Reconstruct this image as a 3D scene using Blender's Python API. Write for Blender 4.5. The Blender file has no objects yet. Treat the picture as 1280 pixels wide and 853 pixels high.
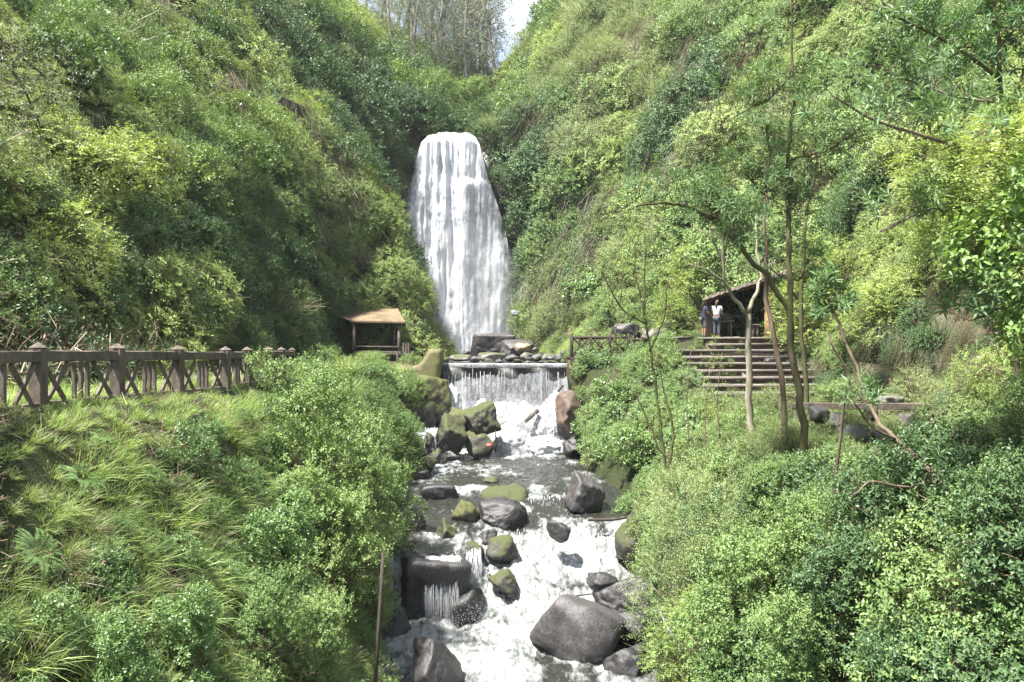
EXPO = 1.8
import bpy, bmesh, math, random
import numpy as np
from mathutils import Vector, Matrix, Euler
random.seed(11); RNG = np.random.default_rng(11)
S = bpy.context.scene; COL = S.collection
R = math.radians
F = 1100.0; HY = 426.5; HX = 640.0          # focal length in photo pixels, used to turn a measured pixel + distance into metres
def P(px, py, Y): return Vector(((px-HX)/F*Y, Y, (HY-py)/F*Y))

# ------------------------------------------------------------------ noise
def _hash(i, j, k, s):
    n = (i*374761393 + j*668265263 + k*2147483647 + s*974634777) & 0xffffffff
    n = ((n ^ (n >> 13))*1274126177) & 0xffffffff
    return ((n ^ (n >> 16)) & 0xffff)/65535.0
def vnoise(p, s=0):
    p = np.asarray(p, float); i = np.floor(p).astype(np.int64); f = p-i; f = f*f*(3-2*f)
    r = 0
    for a in (0, 1):
        wa = f[..., 0] if a else 1-f[..., 0]
        for b in (0, 1):
            wb = f[..., 1] if b else 1-f[..., 1]
            for c in (0, 1):
                wc = f[..., 2] if c else 1-f[..., 2]
                r = r + wa*wb*wc*_hash(i[..., 0]+a, i[..., 1]+b, i[..., 2]+c, s)
    return r*2-1
def fbm(p, o=4, s=0, g=0.5):
    p = np.asarray(p, float); r = 0; a = 1; t = 0
    for k in range(o):
        r = r + a*vnoise(p*(2.03**k)+17.3*k, s+k); t += a; a *= g
    return r/t
def sstep(a, b, x):
    t = np.clip((x-a)/(b-a), 0, 1); return t*t*(3-2*t)

# ------------------------------------------------------------------ objects
def tag(o, label=None, cat=None, group=None, kind=None):
    if label: o['label'] = label
    if cat: o['category'] = cat
    if group: o['group'] = group
    if kind: o['kind'] = kind
    return o
def link(o, parent=None):
    COL.objects.link(o)
    if parent is not None: o.parent = parent
    return o
def empty(name, loc=(0, 0, 0), rz=0, **k):
    o = bpy.data.objects.new(name, None); o.empty_display_size = .2; link(o)
    o.location = loc; o.rotation_euler = (0, 0, rz); return tag(o, **k)
def mesh_np(name, V, faces, mats, smooth=False, mi=None):
    """faces: (n,3) or (n,4) array or a list of such arrays"""
    V = np.asarray(V, np.float32)
    if not isinstance(faces, list): faces = [faces]
    me = bpy.data.meshes.new(name)
    loops = np.concatenate([f.reshape(-1) for f in faces]).astype(np.int32)
    cnt = np.concatenate([np.full(len(f), f.shape[1]) for f in faces]).astype(np.int32)
    st = np.concatenate([[0], np.cumsum(cnt)[:-1]]).astype(np.int32)
    me.vertices.add(len(V)); me.vertices.foreach_set('co', V.reshape(-1))
    me.loops.add(len(loops)); me.loops.foreach_set('vertex_index', loops)
    me.polygons.add(len(cnt)); me.polygons.foreach_set('loop_start', st); me.polygons.foreach_set('loop_total', cnt)
    me.polygons.foreach_set('use_smooth', np.full(len(cnt), smooth))
    if mi is not None: me.polygons.foreach_set('material_index', np.asarray(mi, np.int32))
    for m in (mats if isinstance(mats, (list, tuple)) else [mats]): me.materials.append(m)
    me.update(calc_edges=True); me.validate()
    return me
def add(name, me, parent=None, loc=(0, 0, 0), rot=(0, 0, 0), scale=1, **k):
    o = bpy.data.objects.new(name, me); link(o, parent); o.location = loc; o.rotation_euler = rot
    o.scale = (scale,)*3 if not hasattr(scale, '__len__') else scale
    return tag(o, **k)
def copy_tree(o, parent=None):
    kids = list(o.children); c = o.copy(); link(c); c.parent = parent
    for ch in kids: copy_tree(ch, c)
    return c
def setattr_f(me, name, arr):
    a = me.attributes.new(name, 'FLOAT', 'POINT'); a.data.foreach_set('value', np.asarray(arr, np.float32).reshape(-1))

class MB:
    """collects boxes, tubes into one mesh"""
    def __init__(s): s.v = []; s.f4 = []; s.f3 = []; s.n = 0
    def _add(s, V, f4=None, f3=None):
        V = np.asarray(V, float)
        if f4 is not None and len(f4): s.f4.append(np.asarray(f4)+s.n)
        if f3 is not None and len(f3): s.f3.append(np.asarray(f3)+s.n)
        s.v.append(V); s.n += len(V); return s
    def bar(s, a, b, w, h, up=(0, 0, 1), bev=.12, jit=0, seg=1):
        """rectangular bar from a to b, chamfered edges, w across, h along up, slightly uneven"""
        a = Vector(a); b = Vector(b); d = (b-a); L = d.length; d.normalize(); u = Vector(up)
        x = d.cross(u)
        if x.length < 1e-4: x = d.cross(Vector((0, 1, 0)))
        x.normalize(); z = x.cross(d).normalized()
        c = min(w, h)*bev; W = w/2; H = h/2
        ring = [(-W, -H+c), (-W+c, -H), (W-c, -H), (W, -H+c), (W, H-c), (W-c, H), (-W+c, H), (-W, H-c)]
        V = []; n = seg+1
        for i in range(n):
            p = a + d*(L*i/seg)
            for (rx, rz) in ring:
                j = Vector((random.uniform(-1, 1), random.uniform(-1, 1), random.uniform(-1, 1)))*jit
                V.append(p + x*rx + z*rz + j)
        f4 = []
        for i in range(seg):
            for k in range(8):
                k2 = (k+1) % 8; f4.append((i*8+k, i*8+k2, (i+1)*8+k2, (i+1)*8+k))
        e = (n-1)*8
        f4 += [(7, 4, 3, 0), (7, 6, 5, 4), (3, 2, 1, 0)] + [(e+0, e+3, e+4, e+7), (e+4, e+5, e+6, e+7), (e+0, e+1, e+2, e+3)]
        return s._add([tuple(v) for v in V], [tuple(reversed(q)) for q in f4])
    def tube(s, pts, rad, n=8, caps=True, jit=0):
        pts = [Vector(p) for p in pts]
        if not hasattr(rad, '__len__'): rad = [rad]*len(pts)
        V = []; ref = Vector((0, 0, 1))
        d0 = (pts[1]-pts[0]).normalized()
        if abs(d0.z) > .9: ref = Vector((0, 1, 0))
        x = d0.cross(ref).normalized()
        for i, p in enumerate(pts):
            d = (pts[min(i+1, len(pts)-1)]-pts[max(i-1, 0)]).normalized()
            x = (x - d*x.dot(d)).normalized(); y = d.cross(x)
            for k in range(n):
                t = 2*math.pi*k/n; r = rad[i]*(1+random.uniform(-jit, jit))
                V.append(tuple(p + x*math.cos(t)*r + y*math.sin(t)*r))
        f4 = [(i*n+k, i*n+(k+1) % n, (i+1)*n+(k+1) % n, (i+1)*n+k) for i in range(len(pts)-1) for k in range(n)]
        f3 = []
        if caps:
            for base, fl in ((0, True), ((len(pts)-1)*n, False)):
                for k in range(1, n-1):
                    t = (base, base+k, base+k+1); f3.append(tuple(reversed(t)) if fl else t)
        return s._add(V, f4, f3)
    def quad(s, a, b, c, d): return s._add([a, b, c, d], [(0, 1, 2, 3)])
    def mesh(s, name, mats, smooth=False):
        fs = []
        if s.f4: fs.append(np.concatenate(s.f4))
        if s.f3: fs.append(np.concatenate(s.f3))
        return mesh_np(name, np.concatenate(s.v), fs, mats, smooth)
    def build(s, name, mats, parent=None, smooth=False, **k):
        return add(name, s.mesh(name, mats, smooth), parent, **k)

# ------------------------------------------------------------------ materials
class NT:
    def __init__(s, name, disp=False):
        s.m = bpy.data.materials.new(name); s.m.use_nodes = True; s.t = s.m.node_tree; s.t.nodes.clear()
        s.out = s.n('ShaderNodeOutputMaterial')
    def n(s, typ, **kw):
        nd = s.t.nodes.new(typ)
        for k, v in kw.items():
            if k.startswith('i_'):
                key = k[2:]; key = int(key) if key.isdigit() else key.replace('_', ' ')
                if isinstance(v, bpy.types.NodeSocket): s.t.links.new(v, nd.inputs[key])
                else: nd.inputs[key].default_value = v
            else: setattr(nd, k, v)
        return nd
    def l(s, a, b): s.t.links.new(a, b)
    def math(s, op, a, b=None, clamp=False):
        nd = s.t.nodes.new('ShaderNodeMath'); nd.operation = op; nd.use_clamp = clamp
        for i, v in enumerate((a, b)):
            if v is None: continue
            if isinstance(v, bpy.types.NodeSocket): s.l(v, nd.inputs[i])
            else: nd.inputs[i].default_value = v
        return nd.outputs[0]
    def mix(s, f, a, b, mode='MIX'):
        nd = s.t.nodes.new('ShaderNodeMix'); nd.data_type = 'RGBA'; nd.blend_type = mode
        for i, v in ((0, f), (6, a), (7, b)):
            if isinstance(v, bpy.types.NodeSocket): s.l(v, nd.inputs[i])
            elif i == 0: nd.inputs[i].default_value = v
            else: nd.inputs[i].default_value = (*v, 1) if len(v) == 3 else v
        return nd.outputs[2]
    def ramp(s, f, stops):
        nd = s.t.nodes.new('ShaderNodeValToRGB'); s.l(f, nd.inputs[0]); cr = nd.color_ramp
        while len(cr.elements) < len(stops): cr.elements.new(.5)
        for e, (p, c) in zip(cr.elements, stops):
            e.position = p; e.color = (c, c, c, 1) if not hasattr(c, '__len__') else (*c, 1)
        return nd.outputs[0]
    def pos(s, scale=(1, 1, 1), obj=False):
        src = s.n('ShaderNodeTexCoord').outputs['Object'] if obj else s.n('ShaderNodeNewGeometry').outputs['Position']
        mp = s.n('ShaderNodeMapping'); mp.inputs['Scale'].default_value = scale; s.l(src, mp.inputs[0]); return mp.outputs[0]
    def noise(s, vec, sc, det=4, rough=.55, dist=0):
        nd = s.n('ShaderNodeTexNoise'); s.l(vec, nd.inputs['Vector'])
        nd.inputs['Scale'].default_value = sc; nd.inputs['Detail'].default_value = det
        nd.inputs['Roughness'].default_value = rough; nd.inputs['Distortion'].default_value = dist
        return nd.outputs['Fac']
    def bump(s, h, strength=.5, dist=.05):
        nd = s.n('ShaderNodeBump'); s.l(h, nd.inputs['Height']); nd.inputs['Strength'].default_value = strength
        nd.inputs['Distance'].default_value = dist; return nd.outputs[0]
    def prin(s, col, rough=.6, spec=.5, normal=None):
        nd = s.n('ShaderNodeBsdfPrincipled')
        for k, v in (('Base Color', col), ('Roughness', rough), ('Specular IOR Level', spec)):
            if isinstance(v, bpy.types.NodeSocket): s.l(v, nd.inputs[k])
            else: nd.inputs[k].default_value = (*v, 1) if hasattr(v, '__len__') else v
        if normal is not None: s.l(normal, nd.inputs['Normal'])
        return nd.outputs[0]
    def done(s, sh): s.l(sh, s.out.inputs[0]); return s.m

def leaf_mat(name, c1, c2, c3, trans=.35, spec=.35, rough=.45, patch=.09):
    """c1/c2: range from leaf to leaf, c3: the tone of whole patches of plants"""
    ds = lambda c: tuple(x*.87+.13*(.3*c[0]+.6*c[1]+.1*c[2]) for x in c); c1, c2, c3 = ds(c1), ds(c2), ds(c3)
    t = NT(name); g = t.n('ShaderNodeNewGeometry'); oi = t.n('ShaderNodeObjectInfo')
    col = t.mix(g.outputs['Random Per Island'], c1, c2)
    pn = t.ramp(t.noise(t.pos(), patch, 3), [(.4, 0), (.62, 1)])
    f = t.math('ADD', t.math('MULTIPLY', pn, .55), t.math('MULTIPLY', oi.outputs['Random'], .4))
    col = t.mix(f, col, t.mix(g.outputs['Random Per Island'], c3, tuple(min(1, x*1.35) for x in c3)))
    bs = t.prin(col, rough, spec)
    tr = t.n('ShaderNodeBsdfTranslucent'); t.l(t.mix(1.0, col, (1.25, 1.25, .55), 'MULTIPLY'), tr.inputs[0])
    mx = t.n('ShaderNodeMixShader', i_0=trans); t.l(bs, mx.inputs[1]); t.l(tr.outputs[0], mx.inputs[2])
    return t.done(mx.outputs[0])

def bark_mat(name, c1, c2, sc=6, moss=0):
    t = NT(name); v = t.pos((1, 1, .25)); n1 = t.noise(v, sc, 6, .65)
    col = t.mix(t.ramp(n1, [(.35, 0), (.65, 1)]), c1, c2)
    if moss: col = t.mix(t.ramp(t.noise(t.pos(), 3, 4), [(.5-moss*.2, 0), (.65, moss)]), col, (.10, .12, .03))
    return t.done(t.prin(col, .85, .2, t.bump(n1, .6, .03)))
def rock_mat(name, c1, c2, rough=.45, moss=0., mossc=(.085, .098, .028), wetline=False):
    t = NT(name); v = t.pos(); n1 = t.noise(v, 1.3, 8, .65, .4); n2 = t.noise(v, 14, 6, .7)
    vo = t.n('ShaderNodeTexVoronoi', i_Scale=2.2); vo.feature = 'DISTANCE_TO_EDGE'
    wv = t.n('ShaderNodeMixRGB') if False else None
    vec = t.n('ShaderNodeVectorMath', operation='ADD'); t.l(v, vec.inputs[0])
    nn = t.n('ShaderNodeTexNoise', i_Scale=2.); t.l(v, nn.inputs['Vector']); t.l(nn.outputs['Color'], vec.inputs[1]); t.l(vec.outputs[0], vo.inputs['Vector'])
    col = t.mix(t.ramp(n1, [(.38, 0), (.64, 1)]), c1, c2)
    col = t.mix(t.ramp(n2, [(.5, 0), (.75, .6)]), col, tuple(x*1.9 for x in c2))
    crack = t.ramp(vo.outputs[0], [(0, 1), (.012, 0)])
    crack = t.math('MULTIPLY', crack, t.ramp(n1, [(.45, 0), (.55, .7)]))
    col = t.mix(crack, col, tuple(x*.35 for x in c1))
    gz = t.n('ShaderNodeSeparateXYZ'); t.l(t.n('ShaderNodeTexCoord').outputs['Generated'], gz.inputs[0])
    wet = t.ramp(t.math('ADD', gz.outputs[2], t.math('MULTIPLY', t.noise(v, 2.5, 4), .35)), [(.42, .38), (.62, 1)])
    col = t.mix(1., col, wet, 'MULTIPLY')
    lich = t.ramp(t.noise(v, 5.5, 6, .75), [(.60, 0), (.68, .45)]); col = t.mix(lich, col, tuple(min(.5, x*2.6) for x in c2))
    if moss:
        nz = t.n('ShaderNodeSeparateXYZ'); t.l(t.n('ShaderNodeNewGeometry').outputs['Normal'], nz.inputs[0])
        f = t.math('ADD', t.math('MULTIPLY', nz.outputs[2], .45), t.math('MULTIPLY', t.noise(v, 3.4, 7, .72), 1.25))
        f = t.ramp(f, [(max(0, .98-moss*.42), 0), (min(1., 1.16-moss*.42), .9)])
        mc = t.mix(n2, mossc, tuple(x*.4 for x in mossc))
        col = t.mix(f, col, mc)
        rr = t.math('ADD', t.math('MULTIPLY', f, .9-rough), rough, True)
    else: rr = t.math('ADD', t.math('MULTIPLY', n2, .35), rough-.12, True)
    h = t.math('ADD', t.math('MULTIPLY', n1, 1.), t.math('MULTIPLY', n2, .45))
    return t.done(t.prin(col, rr, .5, t.bump(h, .7, .07)))

G = {}
G['fine'] = leaf_mat('leaf_fine', (.07, .145, .032), (.17, .275, .07), (.21, .30, .075), trans=.22)
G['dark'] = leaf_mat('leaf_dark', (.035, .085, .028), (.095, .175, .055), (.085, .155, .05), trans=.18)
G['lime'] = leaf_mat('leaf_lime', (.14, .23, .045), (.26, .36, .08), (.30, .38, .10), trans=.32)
G['olive'] = leaf_mat('leaf_olive', (.10, .155, .045), (.21, .29, .09), (.25, .31, .11), trans=.25)
G['broad'] = leaf_mat('leaf_broad', (.08, .17, .04), (.17, .29, .075), (.17, .27, .08), spec=.5, rough=.35, trans=.25)
G['whorl'] = leaf_mat('leaf_whorl', (.065, .135, .05), (.15, .26, .085), (.14, .23, .09), trans=.25, spec=.35, rough=.5)
G['grass'] = leaf_mat('grass_blade', (.19, .33, .06), (.36, .50, .12), (.36, .47, .14), trans=.35)
G['dry'] = leaf_mat('dry_stem', (.14, .10, .06), (.32, .25, .16), (.22, .15, .10), trans=.1)
G['euc'] = leaf_mat('leaf_eucalyptus', (.19, .22, .17), (.30, .34, .27), (.27, .30, .24), trans=.2)  # grey green leaf paled further, distance haze put into the colour
BARK = bark_mat('bark_brown', (.09, .065, .045), (.22, .17, .12))
BARKG = bark_mat('bark_grey', (.2, .17, .13), (.42, .37, .3), 9, .5)
BARKD = bark_mat('bark_dark_mossy', (.045, .035, .025), (.13, .10, .07), 7, .8)
EUCB = bark_mat('bark_eucalyptus', (.17, .14, .115), (.33, .28, .24), 3)
ROCK = rock_mat('rock_dark', (.018, .017, .018), (.05, .046, .046), .4)
ROCKG = rock_mat('rock_grey', (.04, .037, .038), (.095, .088, .085), .45)
ROCKM = rock_mat('rock_mossy', (.02, .018, .016), (.06, .053, .045), .45, moss=.62)
ROCKMM = rock_mat('rock_very_mossy', (.03, .026, .02), (.08, .068, .05), .6, moss=.95, mossc=(.12, .13, .035))
ROCKL = rock_mat('rock_light', (.13, .125, .11), (.26, .245, .215), .65, moss=.45)
# ------------------------------------------------------------------ terrain (heightfield in world metres)
ST = {
 -12: (-3.2, 3.2, -8.9, [(-4.5,-7),(-7,-4.6),(-10,-2.6),(-12,-1.3),(-14,-1.2),(-18,2),(-45,20)], [(4.4,-7),(7,-4.6),(10,-2),(14,2),(25,9),(45,20)]),
 5:  (-3.1, 3.1, -8.9, [(-4.4,-7),(-6.5,-4.8),(-9.2,-2.4),(-10.4,-1.2),(-13,-1.2),(-16,2),(-25,10),(-45,22)], [(4,-6.8),(5.6,-4.6),(7.5,-2),(10,2),(14,6),(25,12),(45,24)]),
 12: (-3.0, 3.1, -8.8, [(-3.9,-7),(-4.8,-6),(-6.2,-4.2),(-7.6,-1.9),(-8.3,-1.2),(-13,-1.2),(-15.5,2.5),(-20,8),(-45,24)], [(4,-6.6),(5,-4.6),(6.5,-2.4),(8,-.3),(10,3),(14,7),(25,13),(45,26)]),
 16: (-3.0, 3.1, -8.8, [(-3.7,-7),(-5.3,-4.4),(-6.9,-1.9),(-7.6,-1.25),(-12.2,-1.2),(-14,1.5),(-18,7),(-25,13),(-45,26)], [(3.8,-6.7),(5,-4.5),(6.3,-3.2),(7.6,-2.9),(9.5,-1.8),(12,3),(16,8),(25,14),(45,28)]),
 20: (-3.1, 3.3, -8.8, [(-3.7,-7),(-5.1,-4.2),(-6.4,-1.9),(-7.1,-1.3),(-11.8,-1.2),(-13.4,1.5),(-17,7),(-24,13),(-45,27)], [(4.0,-6.6),(5.2,-4.3),(6.8,-3.1),(8.5,-3.),(11,-2.9),(13,2),(16,6),(25,14),(45,30)]),
 24: (-3.6, 3.7, -8.7, [(-4.1,-6.8),(-5.3,-3.9),(-6.6,-1.8),(-7.4,-1.3),(-12,-1.2),(-13.4,1.5),(-17,7),(-23,12.5),(-45,27)], [(4.3,-6.4),(5.5,-4),(7,-3.1),(8.6,-3.15),(12,-3.1),(13.6,.6),(16,6),(25,14.5),(45,31)]),
 28: (-4.1, 4.1, -7.0, [(-4.6,-5.2),(-5.7,-2.9),(-6.8,-1.6),(-7.5,-1.3),(-12,-1.2),(-13.2,1.5),(-16.5,7),(-21,12),(-45,27)], [(4.7,-5),(5.8,-3.6),(7.2,-2.9),(13,-3.),(14.3,-1.3),(15.6,3),(18,7),(26,15),(45,32)]),
 34: (-4.3, 3.4, -6.0, [(-4.7,-4.5),(-5.8,-2.2),(-7,-1.3),(-10.3,-1.2),(-11.2,1),(-14,7.5),(-17,11),(-20,13),(-28,18),(-45,28)], [(3.8,-4.8),(4.6,-3.6),(6,-2.6),(7,-2.35),(12.2,-2.3),(13.3,-.5),(14.5,2),(17,6),(24,14),(45,34)]),
 39.6: (-4.6, 3.1, -6.0, [(-4.9,-4),(-5.4,-1.8),(-6.5,-1.2),(-10.4,-1.1),(-11.6,1),(-14,7.8),(-16.5,11),(-20,13),(-28,19.5),(-45,30)], [(3.5,-4.2),(4.4,-2.6),(5.8,-1.2),(7.,-.2),(8,.1),(13.3,.1),(14.2,1.5),(17,7),(24,16),(45,36)]),
 44.3: (-4.3, 2.9, -6.0, [(-4.5,-3),(-5,-1.4),(-10.5,-1.1),(-11.8,1),(-14,8),(-16.5,11.5),(-20,13),(-28,21),(-45,33)], [(3.2,-3),(3.6,-1.1),(5,-.8),(7.5,.05),(14.4,.1),(15.3,3),(18,8),(25,18),(45,38)]),
 45.3: (-3.7, 2.9, -2.2, [(-4.4,-1.5),(-5,-1.2),(-10.5,-1.1),(-11.8,1),(-14,8),(-16.5,11.5),(-20,13),(-28,21.3),(-45,33.4)], [(3.2,-1.1),(4,-.9),(5,-.8),(7.5,.05),(14.6,.1),(15.5,3),(18,8),(25,18),(45,39)]),
 50: (-4.4, 2.9, -2.2, [(-4.8,-1.2),(-9.8,-1.1),(-11.2,1),(-13.4,8),(-15.5,12),(-18,13.5),(-25,20),(-30,26),(-45,36.5)], [(3.5,-.7),(6,-.3),(8,.4),(9.5,1.5),(11,4),(15,11),(22,21),(30,30),(45,44)]),
 53: (-4.8, 2.9, -2.2, [(-5.,-1.2),(-8.8,-1.1),(-9.6,1),(-12,7),(-14,12),(-16.5,14),(-23,20),(-29,27),(-45,38)], [(3.6,-.5),(5.8,.2),(8,2),(9.8,5),(14,12),(20,21),(28,31),(45,46)]),
 56: (-4.9, 2.8, -2.2, [(-5.2,-.2),(-5.7,2),(-7.5,6.2),(-10.5,10.8),(-14,14.3),(-17,15.5),(-22,21.5),(-30,30),(-45,40)], [(3.6,-.4),(5.2,.8),(7.3,3.5),(12,11.5),(18,20.5),(26,31.5),(45,48)]),
 60: (-6, 2.2, -2.2, [(-6.6,.5),(-7.4,2.5),(-9.2,7),(-11,11),(-14,14.8),(-17,17.5),(-22,24),(-30,32),(-45,42)], [(3,-.6),(4.6,1.2),(6.3,4),(10,11),(16,21),(24,32),(45,50)]),
 66: (-9.6, 1.0, -2.2, [(-10,3.5),(-11.2,10.5),(-13,15.5),(-16,19.8),(-22,26.5),(-30,34),(-45,44)], [(1.8,.4),(3,3.8),(4.5,8),(8,14.5),(14,22.5),(20,30),(30,41),(45,53)]),
 71: (-9.0, 0.5, -2.2, [(-9.5,8),(-10,13.5),(-12,19),(-18,27),(-25,34),(-45,47)], [(1.1,5),(1.7,11),(2.6,15.5),(4.3,18.5),(10,24),(17,30),(28,42),(45,56)]),
 73: (-7.4, -2.5, 16.5, [(-8,17.6),(-12,21.5),(-18,28.5),(-25,35),(-45,48)], [(-2.1,17),(0,17.6),(4,19.8),(10,25),(17,31),(28,43),(45,57)]),
 80: (-7, -2.2, 18.3, [(-8,19.6),(-12,23.5),(-18,29.8),(-25,35.8),(-45,48)], [(-1.5,19),(2,20.8),(6,24.3),(12,31),(18,37),(28,47),(45,58)]),
 95: (-6.4, -2.2, 24.5, [(-8,26),(-12,29),(-20,36),(-28,41),(-45,48)], [(-1.5,25.4),(0,27),(3,30.8),(6.5,36.5),(10,41.5),(20,50),(45,60)]),
 110: (-6, -2, 32.5, [(-8,33.4),(-14,35.6),(-20,38.5),(-45,46)], [(-1,33),(2,34.8),(5,37.5),(10,42),(20,50),(45,60)]),
 150: (-6, -2, 35, [(-45,42)], [(45,52)]),
 400: (-6, -2, 30, [(-45,34)], [(45,34)]),
}
YS = np.array(sorted(ST)); GX = np.linspace(-60, 60, 1201)
def _prof(y):
    xl, xr, zb, L, Rr = ST[y]
    xs = [p[0] for p in reversed(L)]+[xl, xl+.25, xr-.25, xr]+[p[0] for p in Rr]
    z0 = L[0][1] if False else zb
    zs = [p[1] for p in reversed(L)]+[min(zb+.9, L[0][1]-.1), zb, zb, min(zb+.9, Rr[0][1]-.1)]+[p[1] for p in Rr]
    z = np.interp(GX, xs, zs)
    lo = GX < xs[0]; z[lo] = zs[0]+(xs[0]-GX[lo])*.45
    hi = GX > xs[-1]; z[hi] = zs[-1]+(GX[hi]-xs[-1])*.45
    return z
TAB = np.array([_prof(y) for y in YS])
def Hbase(x, y):
    x = np.asarray(x, float); y = np.asarray(y, float); x, y = np.broadcast_arrays(x, y)
    yc = np.clip(y, YS[0], YS[-1]); k = np.clip(np.searchsorted(YS, yc, 'right')-1, 0, len(YS)-2)
    t = (yc-YS[k])/(YS[k+1]-YS[k])
    xi = np.clip((x+60)/120*1200, 0, 1199.999); i = xi.astype(int); f = xi-i
    za = TAB[k, i]*(1-f)+TAB[k, i+1]*f; zb = TAB[k+1, i]*(1-f)+TAB[k+1, i+1]*f
    return za*(1-t)+zb*t
def H(x, y):
    x = np.asarray(x, float); y = np.asarray(y, float); x, y = np.broadcast_arrays(x, y)
    z = Hbase(x, y)
    z = np.where(np.abs(x) > 60, z+(np.abs(x)-60)*.3, z)
    flat = np.minimum(1, np.maximum(np.maximum(-7-x, x-5.5), 0)/3.)
    p = np.stack([x*.22, y*.22, z*.1], -1)
    hill = sstep(.8, 4, z) if True else 1
    amp = .12+1.5*hill*flat
    q = np.stack([x*.55, y*.55, z*.3], -1)
    return z + fbm(p, 4, 3)*amp + (.35-np.abs(vnoise(q, 8)))*1.1*hill*flat
def H1(x, y): return float(H(x, y))

def terrain_mesh():
    ys = np.concatenate([np.arange(-12, 4, 1.), np.arange(4, 82, .25), np.arange(82, 130, 1.), np.arange(130, 221, 10.)])
    xs = np.concatenate([np.linspace(-78, -62, 5), np.arange(-60, -15, .6), np.arange(-15, 16, .25), np.arange(16.2, 60, .6), np.linspace(62, 78, 5)])
    X, Y = np.meshgrid(xs, ys); Z = H(X, Y)
    n, m = X.shape; V = np.stack([X, Y, Z], -1).reshape(-1, 3)
    a = (np.arange(n-1)[:, None]*m+np.arange(m-1)[None]).reshape(-1)
    return V, np.stack([a, a+1, a+m+1, a+m], -1)
t = NT('soil'); v = t.pos(); n1 = t.noise(v, .8, 8, .65); n2 = t.noise(v, 9, 6, .7)
col = t.mix(t.ramp(n1, [(.35, 0), (.65, 1)]), (.035, .025, .017), (.10, .07, .045))
nz = t.n('ShaderNodeSeparateXYZ'); t.l(t.n('ShaderNodeNewGeometry').outputs['Normal'], nz.inputs[0])
# low moss and leaf litter grow where the soil is not too steep
gm = t.math('MULTIPLY', t.ramp(nz.outputs[2], [(.15, 0), (.45, 1)]), t.ramp(t.noise(v, .45, 5), [(.36, 0), (.52, 1)]))
col = t.mix(gm, col, t.mix(n2, (.022, .03, .012), (.05, .06, .024)))
SOIL = t.done(t.prin(col, .9, .15, t.bump(t.math('ADD', n1, n2), .8, .12)))
V, Fc = terrain_mesh()
ground = add('ground', mesh_np('ground', V, Fc, SOIL, True), kind='structure')
# ------------------------------------------------------------------ foliage building blocks (every leaf is a folded blade)
def norm(a): return a/np.maximum(np.linalg.norm(a, axis=-1, keepdims=True), 1e-9)
def leaves(b, d, n, L, W, fold=.18, curl=.0):
    """b base, d direction, n rough normal (N,3); L,W (N,) -> verts, tris"""
    d = norm(d); w = norm(np.cross(d, n)); n = np.cross(w, d); L = np.asarray(L)[:, None]; W = np.asarray(W)[:, None]
    c = b + d*L*.45 - n*W*fold
    V = np.stack([b, c+w*W*.5+n*W*fold*1.6, b+d*L-n*L*curl, c-w*W*.5+n*W*fold*1.6], 1).reshape(-1, 3)
    k = (np.arange(len(b))*4)[:, None]
    return V, np.concatenate([k+np.array([0, 1, 2]), k+np.array([0, 2, 3])], 1).reshape(-1, 3)
def blades(b, d, L, W, bend, rng):
    """grass: strips of three steps that bend over"""
    N = len(b); d = norm(d); h = rng.normal(size=(N, 3)); h[:, 2] = 0; h = norm(h); w = np.cross(h, np.array([0, 0, 1.]))
    L = L[:, None]; W = W[:, None]; out = []
    for t, ww in ((0, 1.), (.4, .85), (.75, .5)):
        c = b + d*L*t + h*L*bend*t*t - np.array([0, 0, 1.])*L*bend*.55*t**3
        out += [c-w*W*ww*.5, c+w*W*ww*.5]
    out.append(b + d*L + h*L*bend - np.array([0, 0, 1.])*L*bend*.55)
    V = np.stack(out, 1).reshape(-1, 3); k = (np.arange(N)*7)[:, None]
    T = [(0, 1, 3), (0, 3, 2), (2, 3, 5), (2, 5, 4), (4, 5, 6)]
    return V, np.concatenate([k+np.array(q) for q in T], 1).reshape(-1, 3)
def sticks(a, b, r, sag=0, rng=None, n=3):
    """thin three-sided twigs from a to b, each bent at its middle"""
    N = len(a); m = (a+b)/2 + (rng.normal(size=(N, 3))*np.linalg.norm(b-a, axis=1, keepdims=True)*.1 if rng is not None else 0); m[:, 2] += sag
    d = norm(b-a); x = norm(np.cross(d, np.array([.3, .2, .9]))); y = np.cross(d, x); r = np.asarray(r).reshape(-1, 1)*np.ones((N, 1)); out = []
    for c, k in ((a, 1.), (m, .8), (b, .35)):
        for q in range(3):
            t = q*2*math.pi/3; out.append(c+(x*math.cos(t)+y*math.sin(t))*r*k)
    V = np.stack(out, 1).reshape(-1, 3); k = (np.arange(N)*9)[:, None]; T = []
    for s_ in (0, 3):
        for q in range(3):
            q2 = (q+1) % 3; T += [(s_+q, s_+q2, s_+3+q2), (s_+q, s_+3+q2, s_+3+q)]
    return V, np.concatenate([k+np.array(q) for q in T], 1).reshape(-1, 3)
def join(parts):
    """[(V,T,matindex)] -> V,T,mi"""
    Vs, Ts, M, n = [], [], [], 0
    for V, T, m in parts:
        Vs.append(V); Ts.append(T+n); M.append(np.full(len(T), m)); n += len(V)
    return np.concatenate(Vs), np.concatenate(Ts), np.concatenate(M)
UP = np.array([0, 0, 1.])
def rdir(rng, n, zmin=-1.):
    v = norm(rng.normal(size=(n*4, 3))); v = v[v[:, 2] > zmin]; return v[:n]
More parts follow.
